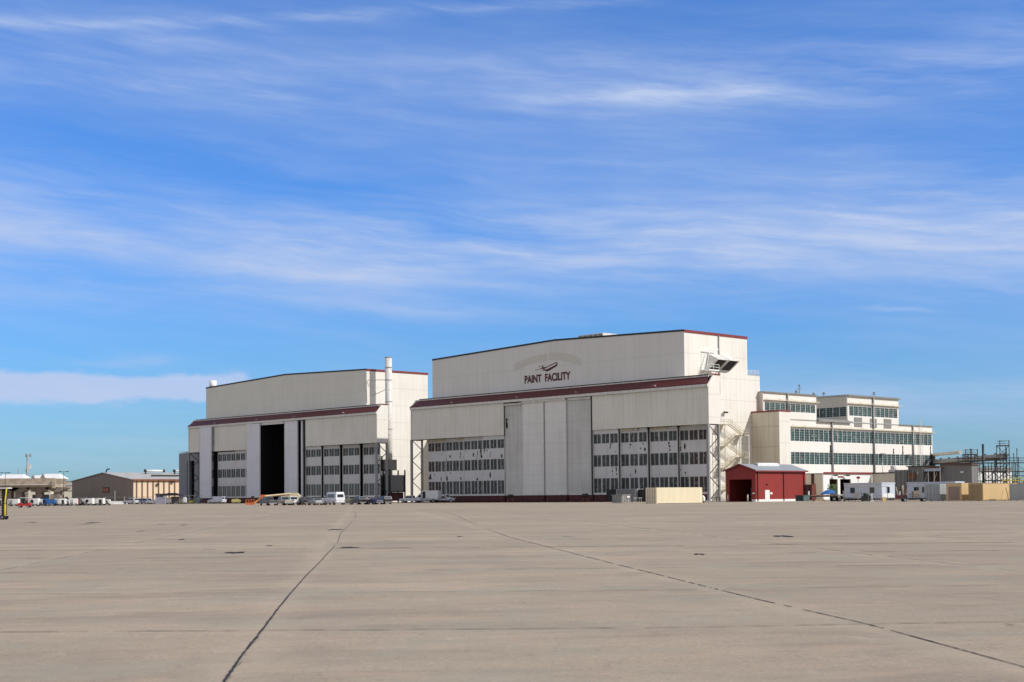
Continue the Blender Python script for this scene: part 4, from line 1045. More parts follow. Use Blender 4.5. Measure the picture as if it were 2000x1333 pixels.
    zz = S_['low'][0][1] + .35; L2 = S_['L'] / 2
    for s in (-1, 1):
        k = MB(); k.box(-L2 - .045, -L2 + .03, s * (w_ - .06), s * (w_ - .18), zz, zz + .26); k.build('taillight', M['lamp_red'], t)
        k = MB(); k.box(L2 - .12, L2 + .02, s * (w_ - .1), s * (w_ - .4), zz - .05, zz + .13); k.build('headlight', M['lamp_white'], t)
    k = MB(); k.box(-L2 - .08, -L2 + .06, -w_ * .9, w_ * .9, .38, .56); k.build('bumper', M['steel'], t)
    wheelset(t, S_['wh'], w_ + .01, S_['r'])
    return t
HB = (-.5, .866); gq = 'vehicles parked in front of the left hangar'
vehicle('cargo_van', 'white cargo van parked alone below the left lilac door', 'van', 'van', (.55, .58, .66), at(424, 410), (-.88, .47), gq)
vehicle('pickup_truck', 'dark grey pickup next to the orange lift basket', 'pickup', 'pickup', (.07, .07, .075), at(524, 297), HB, gq)
vehicle('pickup_truck', 'silver-tan pickup under the raised lift boom', 'pickup', 'pickup', (.36, .35, .31), at(555, 300), HB, gq)
vehicle('pickup_truck', 'white work pickup beside the silver-tan pickup', 'pickup', 'pickup', (.75, .75, .75), at(572, 306), HB, gq)
vehicle('parked_suv', 'black SUV under the end of the lift, left of the silver sedan', 'SUV', 'suv', (.02, .012, .014), at(594, 304), HB, gq)
vehicle('parked_car', 'silver sedan just left of the white shuttle bus', 'car', 'sedan', (.33, .34, .34), at(615, 295), HB, gq)
vehicle('parked_car', 'white sedan with its nose beside the shuttle bus', 'car', 'sedan', (.72, .72, .72), at(633, 303), HB, gq)
vehicle('shuttle_bus', 'white high-roofed shuttle bus, tallest vehicle in the row', 'bus', 'bus', (.74, .76, .80), at(653, 298), HB, gq)
vehicle('pickup_truck', 'olive pickup right behind the shuttle bus', 'pickup', 'pickup', (.30, .29, .16), at(686, 308), HB, gq)
vehicle('parked_suv', 'black SUV with a white roof rack right of the olive pickup', 'SUV', 'suv', (.015, .015, .018), at(701, 304), HB, gq)
vehicle('parked_suv', 'dark red-black SUV in the middle of the dark cars', 'SUV', 'suv', (.10, .012, .012), at(716, 305), HB, gq)
vehicle('parked_car', 'dark blue sedan with a shiny boot', 'car', 'sedan', (.035, .045, .11), at(733, 301), HB, gq, .15)
vehicle('parked_suv', 'black SUV at the right end of the row by the steel frame', 'SUV', 'suv', (.015, .016, .018), at(750, 306), HB, gq)
gt = 'white trucks by the gap between the hangars'
vehicle('pickup_truck', 'white crew pickup left of the box truck', 'pickup', 'pickup', (.60, .64, .68), at(803, 352), (-.93, .36), gt)
bt = vehicle('box_truck', 'white box truck between the two hangars', 'truck', 'truck', (.62, .66, .68), at(834, 357), (-.93, .36), gt)
m = MB(); m.box(-3.55, .85, -1.15, 1.15, .97, 3.05); m.build('cargo_box', M['whitep'], bt)
m = MB(); m.box(-.1, .7, 1.153, 1.18, 1.1, 2.8); m.build('side_door', M['black'], bt)
ft = vehicle('flatbed_truck', 'small white flatbed truck facing right beside the box truck', 'truck', 'truck', (.62, .66, .68), at(862, 357), (.93, .1), gt)
m = MB(); m.box(-3.6, .8, -1.05, 1.05, .97, 1.1); m.box(.7, .8, -1.0, 1.0, 1.1, 1.9); m.build('flatbed', M['steel'], ft)
gl = 'vehicles parked left of the left hangar'
vehicle('parked_suv', 'silver-white SUV by the fence post', 'SUV', 'suv', (.62, .63, .66), at(256, 430), (-.9, .45), gl)
vehicle('parked_suv', 'black SUV half hidden behind the silver-white one', 'SUV', 'suv', (.02, .02, .022), at(268, 436), (-.7, .7), gl)
vehicle('parked_suv', 'blue-grey SUV left of the guard hut', 'SUV', 'suv', (.22, .26, .38), at(281, 430), (-.9, .45), gl)
vehicle('parked_car', 'white car between the blue-grey SUV and the guard hut', 'car', 'sedan', (.7, .7, .7), at(300, 428), (-.9, .45), gl)
# boom lift
BL = thing('boom_lift', 'orange and cream boom lift with its basket lowered to the ground', 'lift', at(576, 309), 0)
q = 309 / FOC
def bx_(x, y): return ((x - 576) * q, ZZ(x, y, 309))
m = MB(); m.box(-1.4, 1.4, -1.1, 1.1, .5, 1.1); m.build('chassis', M['black'], BL); wheelset(BL, (-1.1, 1.1), 1.2, .5, .35)
m = MB(); m.prism([(-1.0, 1.15), (1.3, 1.15), (1.35, 1.9), (.6, 2.6), (-.6, 2.65), (-1.1, 2.0)], -.9, .9, 'y'); m.build('turntable', paint('lift_cream', (.72, .62, .38)), BL)
a = bx_(572, 964.5); b_ = bx_(513, 970); c_ = bx_(497, 983)
m = MB(); m.tube((a[0], 0, a[1]), (b_[0], 0, b_[1]), .22, 4); m.build('boom', paint('lift_boom', (.80, .62, .38)), BL)
m = MB(); m.tube((a[0] + 1, .5, a[1] - .5), (b_[0] + 4, .4, b_[1] - .1), .16, 4); m.build('boom', paint('lift_boom_dark', (.70, .50, .25)), BL)
m = MB(); m.box(b_[0] - .5, b_[0] + .6, -.35, .35, b_[1] - .45, b_[1] + .35); m.build('boom_head', M['orange'], BL)
m = MB(); m.tube((b_[0], 0, b_[1] - .1), (c_[0], 0, .45), .2, 4); m.build('jib', paint('lift_jib', (.85, .42, .16)), BL)
m = MB(); x0, x1 = bx_(481, 0)[0], bx_(497, 0)[0]
m.box(x0, x1, -.5, .5, .12, .2)
for x_ in (x0, x0 + (x1 - x0) / 3, x0 + (x1 - x0) * .66, x1):
    for y_ in (-.5, .5): m.tube((x_, y_, .15), (x_, y_, 1.2), .045, 6)
for z in (.6, 1.2): m.path([(x0, -.5, z), (x1, -.5, z), (x1, .5, z), (x0, .5, z), (x0, -.5, z)], .045)
m.box(x0, x1, -.5, -.46, .2, .55)
m.build('basket', M['orange'], BL)
m = MB(); m.box(-.3, .3, -.3, .3, 1.2, 2.0); m.build('control_box', M['black'], BL, (x1 - .3, 0, 0))

YC = thing('yellow_cart', 'small yellow equipment cart between the white van and the lift', 'cart', at(461, 402), .3)
m = MB(); m.prism([(-1.2, .4), (1.2, .4), (1.4, 1.0), (.6, 1.35), (-1.0, 1.3), (-1.3, .9)], -.6, .6, 'y'); m.build('body', paint('dull_yellow', (.40, .35, .12)), YC); wheelset(YC, (-.8, .8), .65, .3)
YM = thing('yellow_generator', 'yellow and white compressor tucked behind the cream container', 'machine', at(1368, 262), -.5)
m = MB(); m.box(-.7, .2, -.45, .45, .25, 1.35); m.build('housing', M['yellow'], YM); m = MB(); m.prism([(.2, .3), (.7, .3), (.75, .9), (.5, 1.3), (.2, 1.3)], -.4, .4, 'y'); m.build('engine_cover', M['whitep'], YM); wheelset(YM, (-.45, .4), .45, .2)

# grey skip and things left of the cream container
SKP = thing('metal_skip', 'grey steel skip bin on wheels left of the cream container', 'skip', W(-16.6, -45.5), ROT)
m = MB(); m.box(-2.4, 0, 0, 2.3, .12, 1.5); m.box(-2.5, .1, -.1, 2.4, 1.5, 1.62); m.build('body', M['steel'], SKP)
m = MB()
for k in range(6): m.box(-2.35 + k * .46, -2.28 + k * .46, -.06, -.003, .15, 1.5)
for k in range(5): m.box(.003, .06, .2 + k * .45, .28 + k * .45, .15, 1.5)
m.build('rib', M['conc_dark'], SKP); m = MB(); m.box(.06, .1, 1.3, 2.0, 1.05, 1.35); m.build('label_plate', M['whitep'], SKP)
C2 = container('ribbed_container', 'dark blue-grey ribbed container behind the grey skip', U(1241, -7), -7, 5.6, 2.44, 2.8, 'greysid', 'greyc', doors=False)
m = MB()
for k in range(14): m.box(-5.3 + k * .38, -5.22 + k * .38, -.12, -.02, .2, 2.85)
m.build('rib', M['steel'], C2)
DX = thing('black_container', 'black skip-like box left of the dark ribbed container', 'container', at(1197, 321), ROT)
m = MB(); m.box(-2, 2, 0, 2, .15, 2.75); m.box(-2.05, 2.05, -.05, 2.05, 2.6, 2.8); m.build('shell', M['black'], DX)
m = MB(); m.box(-1.9, -1.8, -.06, -.01, .2, 2.6); m.box(-.05, .05, -.06, -.01, .2, 2.6); m.box(1.8, 1.9, -.06, -.01, .2, 2.6); m.build('rib', M['darksteel'], DX)
DX2 = thing('black_container', 'black box wedged between ribbed and cream containers', 'container', at(1250, 306), ROT)
m = MB(); m.box(-1.4, 1.2, 0, 2, .15, 2.7); m.box(-1.45, 1.25, -.05, 2.05, 2.4, 2.58); m.build('shell', M['black'], DX2)
m = MB(); m.box(-.1, 0, -.06, -.01, .2, 2.4); m.build('rib', M['darksteel'], DX2)
for k, (x, lb) in enumerate(((1240, 'small steel stand left of the other, beside the cream container'), (1250, 'small steel stand touching the cream container end'))):
    t = thing('steel_stand', lb, 'stand', at(x, 250), 0, 'steel stands by the cream container')
    m = MB(); m.box(-.35, .35, -.25, .25, .95, 1.05); m.build('top', M['trim'], t)
    for xx in (-.25, .25): m = MB(); m.tube((xx, 0, 0), (xx * .5, 0, .95), .04, 6); m.build('leg', M['trim'], t)
t = thing('work_bench', 'grey bench at the foot of the right steel frame', 'bench', at(1399, 291), 0)
m = MB(); m.box(-1.0, .8, -.3, .3, .85, .95); m.build('top', M['darksteel'], t)
for xx in (-.9, .0, .7): m = MB(); m.box(xx - .05, xx + .05, -.2, .2, 0, .85); m.build('leg', M['darksteel'], t)
# electrics and jacks in front of the tall doors
for x, Y, lb in ((997, 333, 'dark engine stand below the tall doors, left one'), (1143, 312, 'dark engine stand below the tall doors, right one')):
    t = thing('engine_stand', lb, 'stand', at(x, Y), -.6, 'engine stands at the hangar doors')
    m = MB(); m.tube((-.7, 0, 1.5), (.7, 0, 1.55), .38, 10); m.build('engine', M['black'], t)
    for xx in (-.7, .7):
        m = MB(); m.tube((xx, -.4, 0), (xx * .6, 0, 1.2), .05, 6); m.tube((xx, .4, 0), (xx * .6, 0, 1.2), .05, 6); m.build('leg', M['rust'], t)
    m = MB(); m.tube((.7, 0, 1.6), (1.3, 0, 1.75), .1, 8); m.build('arm', M['trim'], t)

# ---- clutter right of the red shed
t = thing('grey_bin', 'dark grey bin at the right corner of the red shed', 'bin', at(1563, 276), -.35)
m = MB(); m.box(-.9, .9, -.6, .6, .05, 1.15); m.box(-.95, .95, -.65, .65, 1.1, 1.2); m.build('body', plain('bin_grey', (.045, .055, .065), .6), t)
t = thing('green_bin', 'teal-grey bin beside the dark grey bin', 'bin', at(1574, 274), -.1)
m = MB(); m.box(-.55, .55, -.5, .5, .05, 1.15); m.box(-.6, .6, -.55, .55, 1.1, 1.2); m.build('body', M['teal'], t)
for x, Y, lb in ((1569, 285, 'yellow bollard behind the grey bins'), (1579, 280, 'white bollard left of the rusty cabinet'), (1647, 262, 'yellow bollard at the left end of the white trailer'), (1565, 285, 'short white bollard behind the dark grey bin')):
    m = MB(); h = 1.9 if x != 1565 else 1.4; m.tube((0, 0, 0), (0, 0, h), .13, 10); m.tube((0, 0, h), (0, 0, h + .08), .13, 10, .05)
    tag(m.build('bollard', M['stair'] if 'yellow' in lb else M['whitep'], None, at(x, Y)), lb, 'bollard', 'bollards in the yard')
t = thing('rusty_cabinet', 'tall rust-red cabinet standing right of the red shed', 'cabinet', at(1586, 284), -.2)
m = MB(); m.box(-.1, .75, -.5, .5, .1, 3.4); m.build('body', plain('faded_red', (.42, .16, .12), .7, 0, .2), t); m = MB(); m.box(-1.4, -.15, -.4, .4, .1, 3.3); m.build('side_rack', M['base'], t)
t = thing('pallet_jack_stack', 'red hand truck leaning before the rusty cabinet', 'hand truck', at(1590, 272), 0)
m = MB(); m.tube((-.3, 0, .1), (-.3, 0, 1.3), .05, 6); m.tube((.1, 0, .1), (.1, 0, 1.5), .05, 6); m.box(-.35, .15, -.1, .3, .1, .18); m.box(-.35, .15, -.02, .02, .6, .7); m.box(-.35, .15, -.02, .02, 1.1, 1.2); m.build('frame', M['redtrim'], t); wheelset(t, (-.1,), .25, .15, .1)
t = thing('timber_trailer', 'flat trailer piled with timber under the blue tarpaulin', 'trailer', at(1618, 266), 0)
m = MB(); m.box(-3.2, 3.4, -1, 1, .85, 1.05); m.build('deck', M['darksteel'], t); wheelset(t, (.8, 1.8), 1.05, .4)
m = MB()
for k in range(9): y = -.9 + k * .2; m.hexa([(-3.6, y, 1.06), (1.5, y, 1.06), (1.5, y + .15, 1.06), (-3.6, y + .15, 1.06), (-3.2 + random.random(), y, 1.22), (1.3, y, 1.22), (1.3, y + .15, 1.22), (-3.2 + random.random(), y + .15, 1.22)])
m.build('timber', M['wood'], t)
m = MB(); m.box(1.6, 3.3, -.8, .8, 1.06, 1.3); m.build('timber', M['whitep'], t)
t = thing('timber_pile', 'low pile of pale boards on the ground below the trailer', 'timber', at(1603, 258), 0)
for k in range(4): m = MB(); m.box(-1.5 + k * .2, .9 - k * .15, -.5, .5, .02 + k * .13, .13 + k * .13); m.build('board', M['wood'] if k % 2 else M['stair'], t)
m = MB()
P_ = [(-2.5, 0), (-2.2, .55), (-1.2, 1.25), (-.2, 1.55), (1.1, 1.35), (1.5, 1.2), (1.55, 0)]
b = 0
for i in range(len(P_)):
    for j in range(7):
        q_ = j / 6.; m.v.append((P_[i][0] * .66 + random.uniform(-.06, .06), -.9 + 1.8 * q_, .1 + P_[i][1] * .72 * (1 - .75 * abs(2 * q_ - 1) ** 3) + random.uniform(-.05, .05)))
for i in range(len(P_) - 1):
    for j in range(6): m.f.append([i * 7 + j, i * 7 + j + 1, (i + 1) * 7 + j + 1, (i + 1) * 7 + j]); m.m.append(0); m.sm.append(False)
tag(m.build('tarpaulin', M['bluetarp'], None, at(1619, 268, 1.0)), 'bright blue tarpaulin covering a heap on the flat trailer', 'tarpaulin')
# shrub seen at the bay
def shrub(p, label, r, h, n=160, mat=None):
    t = thing('shrub', label, 'shrub', p)
    m = MB()
    for k in range(5): a_ = random.uniform(0, 6.28); m.tube((0, 0, 0), (math.cos(a_) * r * .5, math.sin(a_) * r * .5, h * .7), .04, 5, .015)
    m.build('stem', M['wood'], t); m = MB()
    for _ in range(n):
        a_ = random.uniform(0, 6.28); rr = r * math.sqrt(random.random()); c = Vector((math.cos(a_) * rr, math.sin(a_) * rr, h * random.uniform(.25, 1)))
        u_ = Vector((random.uniform(-1, 1), random.uniform(-1, 1), random.uniform(-1, 1))).normalized() * .2; v_ = u_.orthogonal().normalized() * .13
        m.face([c - u_, c + v_, c + u_, c - v_])
    m.build('foliage', mat, t); return t
leaf = plain('leaf_green', (.10, .17, .06), .6)
shrub(at(1625, 285), 'small shrub in the left open bay behind the blue tarpaulin', 1.0, 3.3, 220, leaf)
# benches, racks and a tank before the first trailer
def rack(label, x, Y, w, h, mat='darksteel', cat='rack'):
    t = thing('steel_rack', label, cat, at(x, Y), -.25, 'racks and stands by the trailers')
    for a_ in (-w / 2, 0, w / 2):
        m = MB()
        for y_ in (-.35, .35): m.tube((a_, y_, 0), (a_, y_, h), .05, 5)
        m.build('post', M[mat], t)
    for z in (h * .35, h * .98): m = MB(); m.box(-w / 2, w / 2, -.35, .35, z - .05, z); m.build('shelf', M[mat], t)
    return t
rack('low blue-black rack at the left end of the first trailer', 1657, 248, 1.4, .8); rack('tall dark rack holding a brown board before the first trailer', 1676, 246, 1.1, 1.6)
m = MB(); m.box(-.4, .4, -.05, .05, .7, 1.6); tag(m.build('board', M['conc_dark'], None, at(1672, 245)), 'brown board propped on the tall dark rack', 'board')
rack('grey table before the first trailer', 1714, 247, .9, 1.15, 'steel', 'table')
t = thing('hand_pump', 'white upright pump stand in front of the trailer window', 'stand', at(1702, 244), 0)
m = MB(); m.tube((0, 0, .1), (0, 0, 1.45), .05, 8); m.tube((-.28, 0, .1), (0, 0, .9), .035, 6); m.tube((.28, 0, .1), (0, 0, .9), .035, 6); m.box(-.3, .3, -.25, .25, .05, .14); m.build('stand', M['whitep'], t)
t = thing('dark_machine', 'dark oily machine with hoses before the first trailer', 'machine', at(1690, 246), 0)
m = MB(); m.box(-.7, .7, -.4, .4, .15, 1.0); m.build('frame', M['black'], t); m = MB(); m.tube((-.4, -.1, 1.2), (.5, -.1, 1.25), .3, 12); m.build('motor', plain('dark_green', (.03, .06, .045), .5), t)
m = MB(); m.path([(.5, -.3, 1.1), (.9, -.4, .7), (.7, -.4, .15)], .05); m.build('hose', M['rubber'], t)
m = MB(); m.box(-.32, .32, -.3, .3, .0, .75); m.box(-.28, .28, -.26, .26, .75, .8); tag(m.build('cardboard_crate', M['tan'], None, at(1725.5, 242)), 'tan crate at the corner of the first trailer', 'crate')
t = thing('gas_pipe_frame', 'thin grey gantry frame standing in front of the first trailer', 'frame', at(1695, 243), 0)
m = MB(); m.path([(-1.7, 0, 0), (-1.7, 0, 2.65), (3.3, 0, 2.6), (3.3, 0, 0)], .05, 6); m.path([(0, 0, 0), (0, 0, 3.4)], .03, 5); m.build('tube', M['steel'], t)
t = thing('stop_sign', 'small round red sign above the white trailer roof', 'sign', at(1676, 262), 0)
m = MB(); m.tube((0, 0, 0), (0, 0, 4.4), .05, 6); m.build('post', M['steel'], t); m = MB(); m.prism([(.38 * math.cos(R(22.5 + 45 * k)), 4.35 + .25 * math.sin(R(22.5 + 45 * k))) for k in range(8)], -.09, -.06, 'y'); m.build('panel', M['redtrim'], t)
# cart near the second trailer
t = thing('tow_cart', 'dark blue-black flat tow cart before the second trailer', 'cart', at(1789, 238), 0)
m = MB(); m.box(-2.6, 1.6, -.7, .7, .5, .65); m.build('deck', plain('cart_blue', (.05, .06, .10), .5), t); wheelset(t, (-2.1, 1.1), .75, .3)
m = MB()
for a_ in (-2.5, -1.2, .2): m.tube((a_, -.65, .65), (a_, -.65, 1.25), .04, 5)
m.path([(-2.5, -.65, 1.25), (.2, -.65, 1.25)], .04); m.build('rail', M['darksteel'], t)
m = MB(); m.prism([(-.65, .66), (.55, .66), (.6, 1.5), (.45, 1.85), (-.6, 1.75)], -.5, .5, 'y'); m.build('load', M['conc_dark'], t)
t = thing('scrap_heap', 'heap of white and rusty scrap between the two trailers', 'scrap', at(1762, 282), 0)
for k in range(16):
    m = MB(); a_ = Vector((random.uniform(-1.8, 1.8), random.uniform(-.8, .8), .9)); b__ = a_ + Vector((random.uniform(-.6, .6), random.uniform(-.3, .3), random.uniform(.6, 2.2))); m.tube(a_, b__, random.uniform(.06, .16), 6)
    m.build('scrap_piece', M[random.choice(('whitep', 'black', 'rust', 'whitep', 'darksteel', 'stair'))], t)
m = MB(); m.box(-2.4, 2.2, -1, 1, .25, 1.0); m.build('skip_body', M['base'], t); m = MB(); m.box(-2.5, 2.3, -1.05, 1.05, 0, .24); m.build('skid', M['conc_dark'], t)

# ================================================================== LEFT BACKGROUND
# big brown gabled hall
ub_ = 265.9; ua_ = U(141, 9.0)
BH = thing('brown_hall', 'brown gabled metal hall with cream ribbed flank, left background', 'building', W(ub_, 9.0), ROT)
BH.scale = (1, 1, 1.035)
wd = ua_ - ub_; LB_ = 62
m = MB(); m.prism([(-wd, 0), (0, 0), (0, 7.95), (-wd * .47, 10.6), (-wd, 7.95)], 0, .25, 'y'); m.build('gable_wall', M['brownsid'], BH)
m = MB(); m.box(-.25, 0, .25, LB_, 0, 7.9); m.box(-wd, -wd + .25, .25, LB_, 0, 7.9); m.build('wall', M['creamsid'], BH)
m = MB(); y = 1.2
while y < LB_: m.box(0.003, .22, y, y + .42, 0, 7.6); y += 2.15
m.build('pilaster', siding('brown_strip', (.20, .12, .08), (.15, .09, .06), .4, 1, 30, .2, 0), BH)
m = MB()
for sx in (0, 1):
    a_, b__ = -wd * .47, (.5 if sx == 0 else -wd - .5)
    m.hexa([(a_, -.4, 10.75), (b__, -.4, 8.0), (b__, LB_, 8.0), (a_, LB_, 10.75), (a_, -.4, 10.95), (b__, -.4, 8.2), (b__, LB_, 8.2), (a_, LB_, 10.95)])
m.build('roof', M['roof'], BH)
m = MB(); m.box(.5, .75, -.4, LB_, 7.7, 8.25); m.build('gutter', M['rust'], BH)
m = MB(); sx0 = -(U(210, -.7) - ub_); 
m = MB(); m.box(-22.2, -17.4, -.12, -.01, 3.9, 5.7); sgn = m.build('sign', M['black'], BH)
text_mesh('UCCR', 1.35, 'lettering', M['orange'], BH, (-19.8, -.16, 4.3), 1.0, .03)
m = MB(); m.box(-30, -28, -.04, -.01, 4.0, 6.6); m.build('wall_panel', M['conc_dark'], BH)
m = MB(); m.box(-34, -33, -.04, -.01, 4.2, 6.2); m.build('wall_panel', M['conc_dark'], BH)
for k, y in enumerate((14, 26, 38, 50)):
    for s in (0, 1):
        pass
    m = MB(); m.tube((-wd * .36, y, 11.5), (-wd * .36, y + 7.5, 11.5), .38, 10); o = m.build('ridge_duct', M['whiteroof'], BH)
    m = MB(); m.tube((-wd * .36, y - .3, 11.5), (-wd * .36, y + .3, 11.5), .55, 10); m.tube((-wd * .36, y + 7.2, 11.5), (-wd * .36, y + 7.9, 11.5), .55, 10)
    m.box(-wd * .36 - .2, -wd * .36 + .2, y, y + .4, 10, 11.6); m.build('fan_housing', M['darksteel'], o)
m = MB()
for k in range(5): y = 30 + k * 6; m.tube((-3, y, 8), (-3, y, 10.4), .4, 8)
m.box(-9, -8.6, 12, 58, 9.4, 9.9); m.build('roof_vent', M['darksteel'], BH)
m = MB(); m.path([(-wd * .47 + 1, .5, 11), (-wd * .47 + 2, .5, 12.0), (-wd * .47 + 2.5, 1.2, 12.1)], .25); m.build('roof_vent', M['darksteel'], BH)
for y, z in ((9, 6.2), (26, 6.5), (15, 7)): m = MB(); m.box(.36, .8, y, y + .9, z, z + .6); m.build('wall_lamp', M['black'], BH)

# viaduct
VD = thing('viaduct', 'weathered concrete road viaduct on piers at the far left', 'bridge', (0, 498, 0), 0)
m = MB(); m.box(-420, -160.5, 0, 12, 6.75, 7.1); m.box(-420, -160.5, -.2, .1, 7.1, 9.15); m.box(-420, -160.5, 12, 12.3, 7.1, 9.15); m.box(-420, -160.5, 1, 11, 6.0, 6.75); m.build('deck', M['concrete'], VD)
m = MB(); m.box(-420, -160.5, -.32, -.21, 6.75, 7.05); m.build('deck_edge', M['trim'], VD)
for x in (12, 33, 72, 108, -30):
    X_ = (x - 1001) / FOC * 500
    m = MB(); m.box(X_ - 1.1, X_ + 1.1, 4, 7, 0, 5.2); m.prism([(X_ - 1.1, 4.3), (X_ + 1.1, 4.3), (X_ + 4.0, 5.5), (X_ + 4.0, 6.0), (X_ - 4.0, 6.0), (X_ - 4.0, 5.5)], 3.5, 7.5, 'y'); m.build('pier', M['conc_dark'], VD)  # piers in darker concrete: the shade under the deck is in the colour
X_ = (107 - 1001) / FOC * 498; m = MB(); m.box(X_ - .6, X_ + .6, -.9, -.33, 5.6, 8.4); m.build('joint_block', M['concrete'], VD)

def far_building(label, x0, x1, Y, z, front, wins=(), roofz=None, side=None):
    a_ = at(x0, Y); L_ = (x1 - x0) / FOC * Y
    t = thing('far_building', label, 'building', a_, 0)
    m = MB(); m.box(0, L_, 0, 12, 0, z); m.build('wall', front, t)
    m = MB(); m.box(-.2, L_ + .2, -.2, 12.2, z, z + .4); m.build('roof', M['roof'], t)
    for (wx0, wx1, z0, z1) in wins: m = MB(); m.box(wx0 * L_, wx1 * L_, -.05, -.003, z0, z1); m.build('window', M['winglass'], t)
    return t
greyw = plain('shade_tone_stucco', (.32, .27, .23), .8); whitew = plain('cream_stucco', (.80, .74, .60), .8, 0, .08)  # greyw has the shade of the unlit walls mixed into its colour
far_building('building with its shade painted grey-brown under the viaduct between the left piers', 22, 56, 560, 7.2, greyw, ((.35, .43, 1, 4), (.75, .82, 1, 4)))
far_building('cream building with a dark doorway under the viaduct, left one', 56, 71, 560, 7.2, whitew, ((.55, .95, .3, 3.6), (.35, 1.0, 4.8, 5.1)))
far_building('cream building with dark doorway between the middle piers', 77.5, 101, 560, 6.4, whitew, ((.40, .80, .3, 3.6), (.40, .9, 4.6, 4.9)))
far_building('cream building with grey door beside the brown hall', 117, 142, 556, 7.0, whitew, ((.08, .32, .3, 3.4), (.42, .65, 1.2, 2.6), (.1, .95, 4.8, 5.1)))
far_building('long pale flat-roofed building behind the viaduct end', 118, 200, 640, 9.6, plain('pale_wall', (.62, .62, .56), .8))
def house(label, x0, x1, Y, ze, zr, gables):
    a_ = at(x0, Y); L_ = (x1 - x0) / FOC * Y; t = thing('far_house', label, 'house', a_, 0, 'white-roofed houses beyond the viaduct')
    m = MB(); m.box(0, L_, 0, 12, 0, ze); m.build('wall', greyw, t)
    m = MB()
    for g0, g1 in gables:
        c = (g0 + g1) / 2; m.prism([(g0 * L_, ze), (g1 * L_, ze), (c * L_, zr)], -.2, 0, 'y')
    if gables: m.build('gable', greyw, t)
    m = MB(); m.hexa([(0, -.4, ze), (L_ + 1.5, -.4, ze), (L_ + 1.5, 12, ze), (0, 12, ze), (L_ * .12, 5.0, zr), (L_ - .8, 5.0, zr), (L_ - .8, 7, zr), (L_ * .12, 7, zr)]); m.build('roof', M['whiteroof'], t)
    m = MB(); m.box(0, L_ + 1.5, -.6, -.45, ze - .35, ze + .05); m.build('eave', M['rust'], t)
    return t
house('long white-roofed house at the left edge beyond the viaduct', -8, 42, 640, 11.0, 13.2, ())
house('twin-gabled house with white roof, left gable', 60, 84, 640, 10.9, 12.7, ((0, .42),))
house('twin-gabled house with white roof, taller right gable', 78, 113, 636, 10.9, 13.2, ((0, .35),))
m = MB(); m.tube((0, 0, 12), (0, 0, 15.5), .2, 6); tag(m.build('antenna', M['steel'], None, at(36, 645)), 'short antenna on the left house roof', 'antenna')

# masts and lamps
t = thing('cell_tower', 'slim phone mast rising above the houses at far left', 'mast', at(54, 800), 0)
m = MB(); m.tube((0, 0, 0), (0, 0, 27), .7, 10, .5); m.build('pole', M['steel'], t)
m = MB()
for a_ in range(3):
    c, s = math.cos(a_ * 2.09 + .3), math.sin(a_ * 2.09 + .3); m.box(c * 1.5 - .3, c * 1.5 + .3, s * 1.5 - .2, s * 1.5 + .2, 25.6, 27.6); m.tube((0, 0, 26.4), (c * 1.5, s * 1.5, 26.4), .12, 5)
m.build('antenna_head', M['steel'], t)
m = MB(); m.box(.4, 1.9, -.4, .4, 19, 21.5); m.box(-1.2, -.4, -.2, .2, 17, 19); m.build('antenna_panel', M['trim'], t)
def lamp_post(label, x, Y, h, arms):
    t = thing('lamp_post', label, 'lamp post', at(x, Y), 0, 'tall lamp posts on the left')
    m = MB(); m.tube((0, 0, 0), (0, 0, h), .12, 8, .07); m.build('pole', M['darksteel'], t)
    for s in arms:
        m = MB(); m.tube((0, 0, h), (s * 1.0, 0, h + .1), .06, 6); m.box(s * .8, s * 1.5, -.2, .2, h - .05, h + .18); m.build('lamp_head', M['darksteel'], t)
lamp_post('twin-headed dark lamp post before the viaduct end', 125, 440, 10.2, (-1, 1))
lamp_post('pale lamp post by the yellow work stand', 11, 440, 10.0, (-1, 1, .4))

# yellow work stand at the left edge, nearest thing on the apron
t = thing('maintenance_stand', 'tall yellow-legged wheeled work stand at the left edge', 'work stand', at(4, 122), 0)
z1 = 2.75
m = MB(); m.box(-1.3, .68, -.6, .6, z1 - .1, z1); m.build('platform', M['trim'], t)
for x_, y_ in ((.48, -.5), (.15, .5), (-1.1, -.5), (-1.1, .5)):
    m = MB(); m.box(x_ - .06, x_ + .06, y_ - .06, y_ + .06, .35, 1.35); m.build('leg', M['yellow'], t)
    m = MB(); m.box(x_ - .05, x_ + .05, y_ - .05, y_ + .05, 1.35, z1 - .1); m.build('leg', M['darksteel'], t)
m = MB(); m.beam((.48, -.55, 1.4), (.6, -.55, z1 - .1), .09); m.beam((-1.1, -.5, .4), (-.2, -.5, z1 - .1), .07); m.beam((-.55, -.58, z1 - .2), (-.3, -.58, 1.7), .1); m.build('brace', M['yellow'], t)
m = MB(); m.box(.10, .38, -.25, .25, .35, z1 - .12); m.build('mast', M['black'], t)
m = MB()
for k in range(9): m.box(-.03, .0, -.25, .25, .5 + k * .22, .56 + k * .22)
m.build('ladder', M['steel'], t)
for x_, y_ in ((.25, -.5), (-.35, -.3), (.2, .5), (-1.1, -.5)):
    m = MB(); m.tube((x_, y_ - .1, .2), (x_, y_ + .1, .2), .2, 18); m.mats(1); m.tube((x_, y_ - .115, .2), (x_, y_ + .11, .2), .09, 12); m.build('wheel', [M['rubber'], M['rim']], t)
m = MB(); m.box(-1.3, .6, -.5, .5, .3, .4); m.build('chassis', M['steel'], t)

